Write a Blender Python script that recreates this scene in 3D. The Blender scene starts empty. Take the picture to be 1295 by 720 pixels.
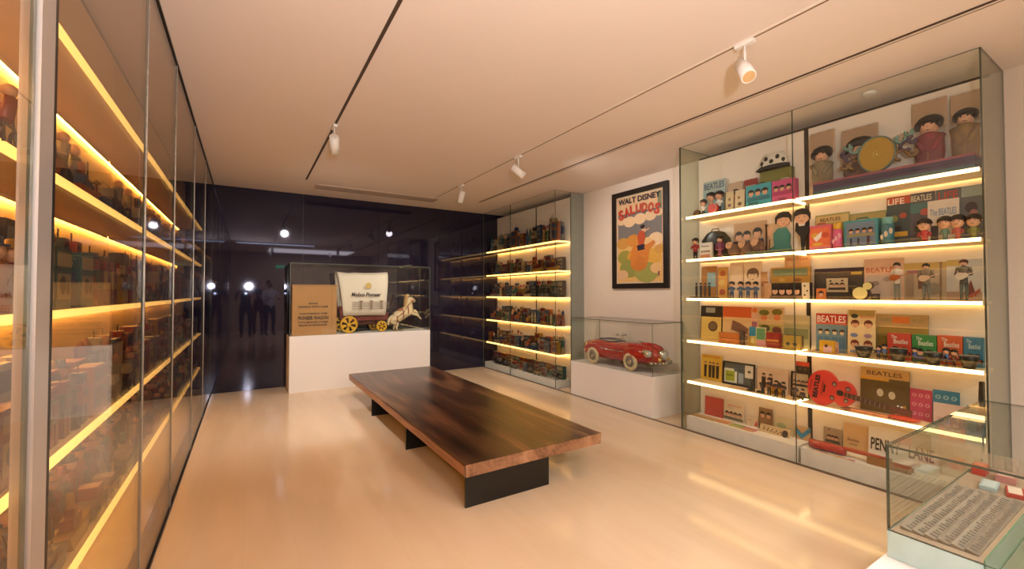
import bpy, math, random
from mathutils import Vector, Matrix
random.seed(7)
SC = bpy.context.scene
COL = SC.collection
PI = math.pi

# ------------------------------------------------------------------ camera
EYE = 1.35
PITCH = math.radians(1.16)
YAW = math.atan(335.5 / 544)
cam = bpy.data.cameras.new('camera')
cam.sensor_width = 36
cam.lens = 544 / 1295 * 36
cam.clip_start = 0.02
camo = bpy.data.objects.new('camera', cam)
COL.objects.link(camo)
camo.location = (0, 0, EYE)
camo.rotation_euler = (PI / 2 + PITCH, 0, -YAW)
SC.camera = camo

# ------------------------------------------------------------------ exposure and world
SC.view_settings.view_transform = 'Standard'
SC.view_settings.look = 'None'
SC.view_settings.gamma = 1
SC.view_settings.exposure = 0.12
SC.cycles.transparent_max_bounces = 24
SC.cycles.max_bounces = 8
SC.cycles.caustics_reflective = False
SC.cycles.sample_clamp_indirect = 4
w = bpy.data.worlds.new('world')
SC.world = w
w.use_nodes = True
w.node_tree.nodes['Background'].inputs[0].default_value = (1, .8, .6, 1)
w.node_tree.nodes['Background'].inputs[1].default_value = 0.0

# ------------------------------------------------------------------ lights of the room, plus an added fill
CEIL = 2.82
T1, T2 = 0.64, 2.46            # the two track lines
def spot(x, y, z, tx, ty, tz, power, size=1.9, blend=.8, col=(1, .91, .84), rad=.14):
    l = bpy.data.lights.new('spot_lamp', 'SPOT')
    l.energy = power; l.spot_size = size; l.spot_blend = blend; l.color = col; l.shadow_soft_size = rad
    o = bpy.data.objects.new('spot_lamp', l); COL.objects.link(o)
    o.location = (x, y, z)
    o.rotation_euler = (Vector((tx, ty, tz)) - Vector((x, y, z))).to_track_quat('-Z', 'Y').to_euler()
def area(x, y, z, sx, sy, power, rot=(0, 0, 0), col=(1, .87, .76)):
    l = bpy.data.lights.new('fill_light', 'AREA')
    l.shape = 'RECTANGLE'; l.size = sx; l.size_y = sy; l.energy = power; l.color = col
    o = bpy.data.objects.new('fill_light', l); COL.objects.link(o)
    o.location = (x, y, z); o.rotation_euler = rot
KF = 1.25
# heads the photo shows (x, y, aim) ; heads further back on the same tracks
HEADS = [(T1, 4.0, (.95, 5.6, 1.0), 110), (T2, 5.3, (2.3, 5.9, 1.2), 55), (T2, 3.86, (3.5, 3.6, 1.9), 45), (T2, 1.40, (2.15, .95, 1.9), 45)]
for hx, hy, aim, p in HEADS:
    a_ = (Vector(aim) - Vector((hx, hy, CEIL - .17))).normalized(); q_ = Vector((hx, hy, CEIL - .169)) + a_ * .10
    spot(q_.x, q_.y, q_.z, *(q_ + a_), p * KF, 2.2, rad=.06)
for hx, hy in ((T1, -.6), (T1, -2.2), (T2, -.5), (T2, -2.0)):
    spot(hx, hy, 2.5, hx, hy + .5, 0, 60 * KF, 2.4)
area(1.9, -2.3, 2.78, 2.6, 1.6, 70, col=(1, .93, .88))  # added unseen fill, brightens the room from behind the camera
spot(.05, -.55, 1.55, .9, 1.6, 2.82, 290, 2.3, 1.0, (1, .97, .98), .08)      # the photographers' flash, bounced off the ceiling
# the ceiling slots are plain trim, without lamps
# ------------------------------------------------------------------ pixel rays (real planes only)
SY, CY_ = math.sin(YAW), math.cos(YAW)
FW = Vector((SY * math.cos(PITCH), CY_ * math.cos(PITCH), math.sin(PITCH)))
RT = Vector((CY_, -SY, 0)); UP = RT.cross(FW)
def ray(x, y): return FW + RT * ((x - 647.5) / 544) + UP * ((360 - y) / 544)
def onx(x, y, X):
    r = ray(x, y); return Vector((0, 0, EYE)) + r * (X / r.x)

# ------------------------------------------------------------------ materials
def lin(h):
    h = h.lstrip('#'); out = []
    for i in (0, 2, 4):
        v = int(h[i:i + 2], 16) / 255
        out.append(v / 12.92 if v <= .04045 else ((v + .055) / 1.055) ** 2.4)
    return (*out, 1)
MC = {}
def mat(h, rough=.5, metal=0, var=.12, scale=14, coat=0, bump=0, emit=0, spec=.5):
    k = (h, rough, metal, var, scale, coat, bump, emit, spec)
    if k in MC: return MC[k]
    m = bpy.data.materials.new('paint_' + h.strip('#')); m.use_nodes = True
    nt = m.node_tree; b = nt.nodes['Principled BSDF']
    c = lin(h)
    b.inputs['Roughness'].default_value = rough; b.inputs['Metallic'].default_value = metal
    b.inputs['Coat Weight'].default_value = coat
    b.inputs['Specular IOR Level'].default_value = spec
    tc = nt.nodes.new('ShaderNodeTexCoord')
    n = nt.nodes.new('ShaderNodeTexNoise'); n.inputs['Scale'].default_value = scale
    n.inputs['Detail'].default_value = 4
    nt.links.new(tc.outputs['Object'], n.inputs['Vector'])
    mx = nt.nodes.new('ShaderNodeMixRGB'); mx.blend_type = 'MIX'
    mx.inputs[1].default_value = tuple(v * (1 - var) for v in c[:3]) + (1,)
    mx.inputs[2].default_value = tuple(min(1, v * (1 + var)) for v in c[:3]) + (1,)
    nt.links.new(n.outputs['Fac'], mx.inputs[0]); nt.links.new(mx.outputs[0], b.inputs['Base Color'])
    if bump:
        bp = nt.nodes.new('ShaderNodeBump'); bp.inputs['Strength'].default_value = bump; bp.inputs['Distance'].default_value = .002
        nt.links.new(n.outputs['Fac'], bp.inputs['Height']); nt.links.new(bp.outputs[0], b.inputs['Normal'])
    if emit:
        b.inputs['Emission Color'].default_value = c; b.inputs['Emission Strength'].default_value = emit
    MC[k] = m; return m
def glow(name, col, s):
    m = bpy.data.materials.new(name); m.use_nodes = True; nt = m.node_tree
    nt.nodes.clear(); e = nt.nodes.new('ShaderNodeEmission'); o = nt.nodes.new('ShaderNodeOutputMaterial')
    e.inputs[0].default_value = (*col, 1); e.inputs[1].default_value = s
    nt.links.new(e.outputs[0], o.inputs[0]); return m
def glass(name, tint, ior=1.4, gr=0.0):
    m = bpy.data.materials.new(name); m.use_nodes = True; nt = m.node_tree; nt.nodes.clear()
    t = nt.nodes.new('ShaderNodeBsdfTransparent'); t.inputs[0].default_value = (*tint, 1)
    g = nt.nodes.new('ShaderNodeBsdfGlossy'); g.inputs['Roughness'].default_value = gr
    lw = nt.nodes.new('ShaderNodeLayerWeight'); lw.inputs[0].default_value = .5      # facing: 0 head-on, 1 grazing
    pw = nt.nodes.new('ShaderNodeMath'); pw.operation = 'POWER'; pw.inputs[1].default_value = 5
    ma = nt.nodes.new('ShaderNodeMath'); ma.operation = 'MULTIPLY_ADD'
    r0 = ((ior - 1) / (ior + 1)) ** 2; ma.inputs[1].default_value = 1 - r0; ma.inputs[2].default_value = r0
    nt.links.new(lw.outputs['Facing'], pw.inputs[0]); nt.links.new(pw.outputs[0], ma.inputs[0])
    mx = nt.nodes.new('ShaderNodeMixShader'); o = nt.nodes.new('ShaderNodeOutputMaterial')
    nt.links.new(ma.outputs[0], mx.inputs[0]); nt.links.new(t.outputs[0], mx.inputs[1]); nt.links.new(g.outputs[0], mx.inputs[2])
    nt.links.new(mx.outputs[0], o.inputs[0]); return m
GLASS = glass('clear_glass', (.97, .985, .965))
GLASSL = glass('grey_glass', (.93, .90, .86), 1.42)
GSIDE = glass('green_glass', (.86, .89, .83))
GEDGE = mat('#4a5348', .15, 0, .05, spec=.6)
GREEN_EDGE = mat('#5d8a6c', .12, 0, .05)
WHITE = mat('#e6e2dc', .45, 0, .015, 3); WALLM = mat('#e3d6c6', .75, 0, .02, 3)
BLACK = mat('#141210', .4); CHROME = mat('#d8d4cc', .12, 1, .03); STEEL = mat('#b3aaa2', .3, .35, .05)
BACKP = mat('#ece0d2', .6, 0, .03, 3)
STRIPL = glow('led_amber', (1, .53, .13), 3.2)
REARL = glow('led_amber_rear', (1, .50, .10), 70)
STRIPM = glow('led_gold', (1, .56, .15), 4)
REARM = glow('led_gold_rear', (1, .50, .10), 34)
STRIPR = glow('led_warm', (1, .63, .25), 8)
REARR = glow('led_warm_rear', (1, .56, .18), 7)

# ------------------------------------------------------------------ mesh helpers
class MB:
    def __init__(s): s.v = []; s.f = []; s.m = []; s.sm = []
    def add(s, vs, fs, m=0, sm=False):
        n = len(s.v); s.v += [tuple(v) for v in vs]
        for f in fs: s.f.append([i + n for i in f]); s.m.append(m); s.sm.append(sm)
        return s
    def box(s, x0, y0, z0, x1, y1, z1, m=0):
        return s.add([(x0, y0, z0), (x1, y0, z0), (x1, y1, z0), (x0, y1, z0), (x0, y0, z1), (x1, y0, z1), (x1, y1, z1), (x0, y1, z1)],
                     [(0, 3, 2, 1), (4, 5, 6, 7), (0, 1, 5, 4), (1, 2, 6, 5), (2, 3, 7, 6), (3, 0, 4, 7)], m)
    def cyl(s, p0, p1, r0, r1=None, n=10, m=0):
        if r1 is None: r1 = r0
        p0, p1 = Vector(p0), Vector(p1); d = (p1 - p0).normalized()
        a = d.orthogonal().normalized(); b = d.cross(a)
        vs = []
        for p, r in ((p0, r0), (p1, r1)):
            for i in range(n):
                t = 2 * PI * i / n; vs.append(p + (a * math.cos(t) + b * math.sin(t)) * r)
        fs = [(i, (i + 1) % n, n + (i + 1) % n, n + i) for i in range(n)]
        s.add(vs, fs, m, True); k = len(s.v) - 2 * n
        s.f += [[k + i for i in reversed(range(n))], [k + n + i for i in range(n)]]; s.m += [m, m]; s.sm += [False, False]
        return s
    def sph(s, c, r, n=10, m=0, k=6):
        if not hasattr(r, '__len__'): r = (r, r, r)
        vs = [(c[0], c[1], c[2] - r[2])]
        for j in range(1, k):
            ph = -PI / 2 + PI * j / k
            for i in range(n):
                t = 2 * PI * i / n
                vs.append((c[0] + r[0] * math.cos(ph) * math.cos(t), c[1] + r[1] * math.cos(ph) * math.sin(t), c[2] + r[2] * math.sin(ph)))
        vs.append((c[0], c[1], c[2] + r[2])); L = len(vs) - 1; fs = []
        for i in range(n):
            fs.append((0, 1 + (i + 1) % n, 1 + i)); fs.append((L, L - n + i, L - n + (i + 1) % n))
            for j in range(k - 2):
                a = 1 + j * n; fs.append((a + i, a + (i + 1) % n, a + n + (i + 1) % n, a + n + i))
        return s.add(vs, fs, m, True)
    def prism(s, pts, y0, y1, m=0):          # outline in x,z pushed along y
        n = len(pts)
        vs = [(x, y0, z) for x, z in pts] + [(x, y1, z) for x, z in pts]
        return s.add(vs, [list(range(n)), list(reversed(range(n, 2 * n)))] + [(i, n + i, n + (i + 1) % n, (i + 1) % n) for i in range(n)], m)
    def flat(s, pts, y, m=0):
        return s.add([(x, y, z) for x, z in pts], [list(range(len(pts)))], m)
    def ell(s, cx, cz, rx, rz, y, m=0, n=14):
        return s.flat([(cx + rx * math.cos(2 * PI * i / n), cz + rz * math.sin(2 * PI * i / n)) for i in range(n)], y, m)
    def lathe(s, prof, c=(0, 0, 0), n=12, m=0):
        vs = []
        for r, z in prof:
            for i in range(n):
                t = 2 * PI * i / n; vs.append((c[0] + r * math.cos(t), c[1] + r * math.sin(t), c[2] + z))
        fs = [(j * n + i, j * n + (i + 1) % n, (j + 1) * n + (i + 1) % n, (j + 1) * n + i) for j in range(len(prof) - 1) for i in range(n)]
        s.add(vs, fs, m, True); k = len(s.v) - len(vs); e = len(s.v) - n
        s.f += [[k + i for i in reversed(range(n))], [e + i for i in range(n)]]; s.m += [m, m]; s.sm += [False, False]
        return s
    def tube(s, pts, r, n=6, m=0):
        for a, b in zip(pts[:-1], pts[1:]): s.cyl(a, b, r, r, n, m)
        return s
    def ring(s, c, R, r, axis='y', n=20, k=6, m=0, a0=0, a1=2 * PI, sq=1):
        full = abs(a1 - a0 - 2 * PI) < 1e-6; N = n if full else n + 1; vs = []
        for i in range(N):
            t = a0 + (a1 - a0) * i / n
            for j in range(k):
                q = 2 * PI * j / k; rr = R + r * math.cos(q); h = r * math.sin(q) * sq
                u, v = rr * math.cos(t), rr * math.sin(t)
                vs.append({'y': (c[0] + u, c[1] + h, c[2] + v), 'x': (c[0] + h, c[1] + u, c[2] + v), 'z': (c[0] + u, c[1] + v, c[2] + h)}[axis])
        fs = [((i % N) * k + j, (i % N) * k + (j + 1) % k, ((i + 1) % N) * k + (j + 1) % k, ((i + 1) % N) * k + j) for i in range(n) for j in range(k)]
        return s.add(vs, fs, m, True)
    def loft(s, rings, m=0, sm=True, cap=True):
        n = len(rings[0]); vs = [p for r in rings for p in r]
        fs = [(j * n + i, j * n + (i + 1) % n, (j + 1) * n + (i + 1) % n, (j + 1) * n + i) for j in range(len(rings) - 1) for i in range(n)]
        if cap: fs += [list(reversed(range(n))), list(range(len(vs) - n, len(vs)))]
        return s.add(vs, fs, m, sm)
    def build(s, name, mats, parent=None, bevel=0):
        me = bpy.data.meshes.new(name); me.from_pydata(s.v, [], s.f)
        if not isinstance(mats, (list, tuple)): mats = [mats]
        for x in mats: me.materials.append(x)
        me.polygons.foreach_set('material_index', s.m); me.polygons.foreach_set('use_smooth', s.sm)
        me.update()
        import bmesh
        bm = bmesh.new(); bm.from_mesh(me); bmesh.ops.recalc_face_normals(bm, faces=[f for f in bm.faces if True]); bm.to_mesh(me); bm.free()
        o = bpy.data.objects.new(name, me); COL.objects.link(o)
        if parent: o.parent = parent
        if bevel:
            b = o.modifiers.new('bevel', 'BEVEL'); b.width = bevel; b.segments = 2; b.limit_method = 'ANGLE'
        return o
def tag(o, label=None, cat=None, group=None, kind=None):
    if label: o['label'] = label
    if cat: o['category'] = cat
    if group: o['group'] = group
    if kind: o['kind'] = kind
    return o
def thing(name, label, cat, loc=(0, 0, 0), rz=0, group=None):
    o = bpy.data.objects.new(name, None); o.empty_display_size = .05; COL.objects.link(o)
    o.location = loc; o.rotation_euler = (0, 0, rz)
    return tag(o, label, cat, group)
def struct(name, mb, m, parent=None):
    o = mb.build(name, m, parent)
    if not parent: o['kind'] = 'structure'
    return o
def lettering(txt, cx, cz, h, wmax, col, parent, y=-.002, rot=0, bold=.015, name='lettering', plane='xz', shear=0):
    cu = bpy.data.curves.new('lettering', 'FONT'); cu.body = txt; cu.resolution_u = 2; cu.offset = bold; cu.shear = shear
    t = bpy.data.objects.new('lettering_source', cu)
    me = bpy.data.meshes.new_from_object(t); bpy.data.objects.remove(t)
    xs = [v.co.x for v in me.vertices]; ys = [v.co.y for v in me.vertices]
    x0, x1, y0, y1 = min(xs), max(xs), min(ys), max(ys)
    sz = h / (y1 - y0); sx = sz if wmax is None else wmax / (x1 - x0)
    c, s = math.cos(rot), math.sin(rot)
    for v in me.vertices:
        a = (v.co.x - (x0 + x1) / 2) * sx; b = (v.co.y - (y0 + y1) / 2) * sz
        a, b = a * c - b * s, a * s + b * c
        v.co = (cx + a, y, cz + b) if plane == 'xz' else (cx + a, cz + b, y)
    me.materials.clear(); me.materials.append(mat(col, .6, 0, .03))
    o = bpy.data.objects.new(name, me); COL.objects.link(o); o.parent = parent
    return o
# flat print: list of shapes in 0..1 panel coordinates
SKIN = '#d8a585'; HAIR = '#1d1512'
def face(cx, cy, s, skin=SKIN, hair=HAIR, body=None):      # s = half width of the head in panel width units
    L = []
    if body: L.append(('p', [(cx - s * 1.7, cy - s * 2.6), (cx - s * 1.4, cy - s * 1.3), (cx + s * 1.4, cy - s * 1.3), (cx + s * 1.7, cy - s * 2.6)], body))
    L += [('e', cx, cy + s * .25, s * 1.05, s * 1.1, hair), ('e', cx, cy - s * .15, s * .78, s * .95, skin),
          ('e', cx, cy + s * .75, s * .9, s * .5, hair), ('e', cx - s * .3, cy, s * .09, s * .07, hair), ('e', cx + s * .3, cy, s * .09, s * .07, hair),
          ('e', cx, cy - s * .6, s * .25, s * .06, '#8a4a3a')]
    return L
def print_on(parent, w, h, shapes, y=-.0008, x0=None, z0=0, name='print'):
    if x0 is None: x0 = -w / 2
    mb = MB(); mats = []; idx = {}; asp = w / h
    for k, sh in enumerate(shapes):
        col = sh[-1]; yy = y - .00025 * k
        if sh[0] == 't':
            _, txt, cx, cy, hh, ww, _c = sh
            lettering(txt, x0 + cx * w, z0 + cy * h, hh * h, ww * w, col, parent, yy - .0004); continue
        if col not in idx: idx[col] = len(mats); mats.append(mat(col, .45, 0, .1, 30))
        i = idx[col]
        if sh[0] == 'r': mb.flat([(x0 + a * w, z0 + b * h) for a, b in ((sh[1], sh[2]), (sh[3], sh[2]), (sh[3], sh[4]), (sh[1], sh[4]))], yy, i)
        elif sh[0] == 'e': mb.ell(x0 + sh[1] * w, z0 + sh[2] * h, sh[3] * w, sh[4] * w, yy, i)   # radii in panel widths
        elif sh[0] == 'p':
            mb.flat([(x0 + a * w, z0 + b * h) for a, b in sh[1]], yy, i)
    if mb.v:
        return mb.build(name, mats, parent)
# face() uses width units for offsets in y too: convert
def faces(asp, *a, **k):
    out = []
    for sh in face(*a, **k):
        cy0 = a[1]
        if sh[0] == 'e': out.append(('e', sh[1], cy0 + (sh[2] - cy0) * asp, sh[3], sh[4], sh[5]))
        else: out.append(('p', [(px, cy0 + (py - cy0) * asp) for px, py in sh[1]], sh[2]))
    return out
def copy_tree(o, parent=None):
    c = o.copy(); COL.objects.link(c); c.parent = parent
    for ch in list(o.children): copy_tree(ch, c)
    return c

RG, BP, RW = 3.71, 4.00, 4.24         # right glass, back panels, right wall
LG, LBP, LW = -.40, -.69, -.95        # the same on the left
BW, REAR = 7.03, -3.6
YR0, YR1, YRM = .69, 2.79, 1.735      # big right case
YC0, YC1 = 4.85, BW                   # far right case
SH = [2.105, 1.677, 1.289, .87, .465] # LED strip heights
BASE = .13

# ================================================================== STRUCTURE
def floor_mat():
    m = bpy.data.materials.new('polished_pale_floor'); m.use_nodes = True; nt = m.node_tree; b = nt.nodes['Principled BSDF']
    tc = nt.nodes.new('ShaderNodeTexCoord'); mp = nt.nodes.new('ShaderNodeMapping'); mp.inputs['Scale'].default_value = (3.2, .55, 1)
    nt.links.new(tc.outputs['Object'], mp.inputs[0])
    n = nt.nodes.new('ShaderNodeTexNoise'); n.inputs['Scale'].default_value = 1.6; n.inputs['Detail'].default_value = 7
    nt.links.new(mp.outputs[0], n.inputs['Vector'])
    br = nt.nodes.new('ShaderNodeTexBrick'); br.inputs['Scale'].default_value = 1; br.inputs['Mortar Size'].default_value = .0015
    br.inputs['Brick Width'].default_value = 1.5; br.inputs['Row Height'].default_value = .24; br.offset = .37
    br.inputs['Color1'].default_value = lin('#d8c2a5'); br.inputs['Color2'].default_value = lin('#d5bfa2'); br.inputs['Mortar'].default_value = lin('#ccb595')
    m2 = nt.nodes.new('ShaderNodeMapping'); m2.inputs['Rotation'].default_value = (0, 0, PI / 2)
    nt.links.new(tc.outputs['Object'], m2.inputs[0]); nt.links.new(m2.outputs[0], br.inputs['Vector'])
    cr = nt.nodes.new('ShaderNodeValToRGB'); cr.color_ramp.elements[0].color = lin('#cdb493'); cr.color_ramp.elements[1].color = lin('#dfcbb0')
    cr.color_ramp.elements[0].position = .3; cr.color_ramp.elements[1].position = .7
    nt.links.new(n.outputs['Fac'], cr.inputs[0])
    mx = nt.nodes.new('ShaderNodeMixRGB'); mx.inputs[0].default_value = .5
    nt.links.new(br.outputs[0], mx.inputs[1]); nt.links.new(cr.outputs[0], mx.inputs[2]); nt.links.new(mx.outputs[0], b.inputs['Base Color'])
    b.inputs['Specular IOR Level'].default_value = .42
    r = nt.nodes.new('ShaderNodeMapRange'); r.inputs[3].default_value = .07; r.inputs[4].default_value = .17
    nt.links.new(n.outputs['Fac'], r.inputs[0]); nt.links.new(r.outputs[0], b.inputs['Roughness'])
    return m
struct('floor', MB().box(LW - .1, REAR - .1, -.08, RW + .1, BW + .15, 0), floor_mat())
CEILM = mat('#ecddd2', .8, 0, .02, 2)
struct('ceiling', MB().box(LW - .1, REAR - .1, CEIL, RW + .1, BW + .15, CEIL + .1), CEILM)
struct('wall_right', MB().box(RW, REAR - .1, 0, RW + .1, BW + .15, CEIL), WALLM)
struct('wall_left', MB().box(LW - .1, REAR - .1, 0, LW, BW + .15, CEIL), WALLM)
struct('wall_rear', MB().box(LW, REAR - .1, 0, RW, REAR, CEIL), mat('#c4b09c', .7, 0, .04, 3))
wb = struct('wall_back', MB().box(LW, BW + .03, 0, RW, BW + .13, CEIL), BLACK)
NAVY = mat('#1b1828', .03, 0, .05, 3, spec=.6)
NAVY.node_tree.nodes['Principled BSDF'].inputs['Specular Tint'].default_value = (.8, .8, 1, 1)
xs = [LW + .002, LG, .70, 1.80, 2.90, RW - .002]
for a, b in zip(xs[:-1], xs[1:]):
    MB().box(a + .002, BW, .002, b - .002, BW + .029, CEIL - .002).build('panel', NAVY, wb)
# ceiling slots
SLOT = mat('#4a382b', .6)
struct('trim_1', MB().box(T1 - .010, REAR, CEIL - .004, T1 + .010, 6.10, CEIL + .001), SLOT)
struct('trim_2', MB().box(T2 - .006, REAR, CEIL - .004, T2 + .006, 6.30, CEIL + .001).box(T2 - .022, REAR, CEIL - .003, T2 - .007, 6.30, CEIL + .001, 1), [mat('#8a6f58', .6), mat('#f0e4d6', .6)])
struct('trim_3', MB().box(3.165, REAR, CEIL - .004, 3.183, 6.15, CEIL + .001).box(3.20, REAR, CEIL - .004, 3.212, 6.15, CEIL + .001).box(3.184, REAR, CEIL - .006, 3.199, 6.15, CEIL + .001, 1), [SLOT, mat('#e8d8c6', .6)])
# channels that hold the glass fronts
CH = mat('#2e2620', .4)
struct('trim_4', MB().box(LG - .012, -1.2, 0, LG + .012, BW, .008).box(LG - .012, -1.2, CEIL - .01, LG + .012, BW, CEIL), CH)
struct('trim_5', MB().box(RG - .012, YR0, 0, RG + .012, BW, .008), mat('#6b5a48', .4))
struct('baseboard_right', MB().box(RW - .012, YR1, 0, RW, 4.85, .0).box(RW - .01, REAR, 0, RW, YR0 - .05, .06), WALLM)

# ================================================================== CEILING FITTINGS
g = thing('air_grille', 'long linear ceiling air grille near the black glass wall', 'air vent', (1.66, 6.40, CEIL - .008))
MB().box(-.88, -.135, 0, .88, .135, .007).build('frame', mat('#c9b19a', .6), g)
for i in range(11):
    y = -.11 + i * .022
    MB().box(-.86, y - .004, -.006, .86, y + .004, 0).build('slat', mat('#a08a75', .6), g)
def track_head(x, y, aim, label, grp=None):
    """white cylinder spotlight on a stem; local -y is the lamp end"""
    t = thing('track_spotlight', label, 'spotlight', (x, y, CEIL - .004))
    WM = mat('#f4efe8', .4)
    MB().box(-.016, -.055, -.022, .016, .055, 0).build('adapter', WM, t)
    MB().cyl((0, 0, -.022), (0, 0, -.13), .007, n=8).build('stem', WM, t)
    a = (Vector(aim) - Vector((x, y, CEIL - .17))).normalized()
    c = Vector((0, 0, -.165))
    MB().cyl(c - a * .075, c + a * .075, .04, n=20).cyl(c - a * .083, c - a * .075, .034, n=20).build('lamp_head', WM, t)
    MB().cyl(c + a * .0752, c + a * .0762, .034, n=16).build('lens', mat('#d9b27c', .3), t)
    return t
for (hx, hy, aim, p), lb in zip(HEADS, ['white track spotlight hanging alone on the dark left ceiling track', 'white track spotlight farthest along the right track, pointing down', 'white tilted track spotlight on the right track, in front of the far cabinet', 'large nearest white track spotlight on the right track, head level']):
    track_head(hx, hy, aim, lb)
for hx, hy, lb in ((T1, -.6, 'white track spotlight just behind the viewer, seen mirrored in black glass'), (T1, -2.2, 'white track spotlight at the rear of the left track'), (T2, -.5, 'white track spotlight on the right track behind the viewer'), (T2, -2.0, 'white track spotlight at the rear of the right track')):
    track_head(hx, hy, (hx, hy + .5, 0), lb)
sd = thing('smoke_detector', 'small round white detector on the ceiling inside the big right case', 'detector', (3.86, 1.28, CEIL - .001))
MB().lathe([(.045, 0), (.045, -.012), (.03, -.02)]).build('body', WHITE, sd)

ll = thing('ceiling_light', 'long cool white linear ceiling light above the viewer, mirrored in black glass', 'ceiling light', (.75, -.35, CEIL - .001))
MB().box(-1.02, -.06, -.03, 1.02, .06, 0).build('housing', mat('#d8d8d8', .5), ll)
MB().box(-1.0, -.045, -.033, 1.0, .045, -.0305).build('diffuser', glow('cool_white', (.72, .80, 1), 14), ll)

# ================================================================== BENCH
def wood_mat(name, a, b, c, rot=False, rough=.28):
    m = bpy.data.materials.new(name); m.use_nodes = True; nt = m.node_tree; p = nt.nodes['Principled BSDF']
    tc = nt.nodes.new('ShaderNodeTexCoord'); mp = nt.nodes.new('ShaderNodeMapping'); mp.inputs['Scale'].default_value = (2.6, .5, 3)
    nt.links.new(tc.outputs['Object'], mp.inputs[0])
    n = nt.nodes.new('ShaderNodeTexNoise'); n.inputs['Scale'].default_value = 1.3; n.inputs['Detail'].default_value = 3; n.inputs['Distortion'].default_value = 1.6
    nt.links.new(mp.outputs[0], n.inputs['Vector'])
    wv = nt.nodes.new('ShaderNodeTexNoise'); wv.inputs['Scale'].default_value = 9; wv.inputs['Detail'].default_value = 8
    mp2 = nt.nodes.new('ShaderNodeMapping'); mp2.inputs['Scale'].default_value = (5, .35, 5); nt.links.new(tc.outputs['Object'], mp2.inputs[0]); nt.links.new(mp2.outputs[0], wv.inputs['Vector'])
    ad = nt.nodes.new('ShaderNodeMath'); ad.operation = 'MULTIPLY_ADD'; ad.inputs[1].default_value = .45
    nt.links.new(wv.outputs['Fac'], ad.inputs[0]); nt.links.new(n.outputs['Fac'], ad.inputs[2])
    cr = nt.nodes.new('ShaderNodeValToRGB'); e = cr.color_ramp.elements
    e[0].position = .5; e[0].color = lin(a); e[1].position = .95; e[1].color = lin(c); k = e.new(.72); k.color = lin(b)
    nt.links.new(ad.outputs[0], cr.inputs[0]); nt.links.new(cr.outputs[0], p.inputs['Base Color'])
    p.inputs['Roughness'].default_value = rough; p.inputs['Specular IOR Level'].default_value = .5
    bp = nt.nodes.new('ShaderNodeBump'); bp.inputs['Strength'].default_value = .15; bp.inputs['Distance'].default_value = .001
    nt.links.new(wv.outputs['Fac'], bp.inputs['Height']); nt.links.new(bp.outputs[0], p.inputs['Normal'])
    return m
bn = thing('bench', 'long low walnut slab bench on black plate legs in the middle', 'bench', (1.17, 2.46, 0))
prof = []
N = 26
top = []; 
rings = []
for i in range(N + 1):
    y = -.01 + 3.57 * i / N
    dl = .002 * math.sin(i * 1.3); dr = .002 * math.sin(i * .8 + 2)
    rings.append([(-.0 + dl, y, .278), (1.155 + dr, y + .02, .278), (1.158 + dr, y + .02, .270), (1.150 + dr, y + .02, .199), (.006 + dl, y, .199), (-.004 + dl, y, .270)])
slab = MB().loft(rings, sm=False).build('top_slab', [wood_mat('walnut', '#241610', '#4a3020', '#7a5438')], bn)
edge = MB()
edge.box(.0, -.0125, .21, 1.15, -.0105, .275)
el = MB()
for (a, b) in zip(rings[:-1], rings[1:]):
    el.add([(a[4][0] - .004, a[4][1], .201), (b[4][0] - .004, b[4][1], .201), (b[5][0] - .002, b[5][1], .2695), (a[5][0] - .002, a[5][1], .2695)], [(0, 1, 2, 3)])
EDGEW = wood_mat('walnut_sapwood', '#5f3e28', '#94694a', '#b08360', rough=.4)
# end grain block face, skewed with the slab
e = rings[0]
fe = MB().add([(e[0][0], e[0][1] - .002, .277), (e[1][0], e[1][1] - .002, .277), (e[3][0], e[3][1] - .002, .200), (e[4][0], e[4][1] - .002, .200)], [(0, 1, 2, 3)])
tag(fe.build('end_grain', EDGEW, bn), 'lighter brown end grain face'); tag(el.build('live_edge', EDGEW, bn), 'orange brown live edge along the side')
for y in (.012, 1.195, 2.39):
    MB().box(.012, y, 0, .66, y + .014, .198).build('leg', mat('#0b0a09', .35, 0, .05), bn)

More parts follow.
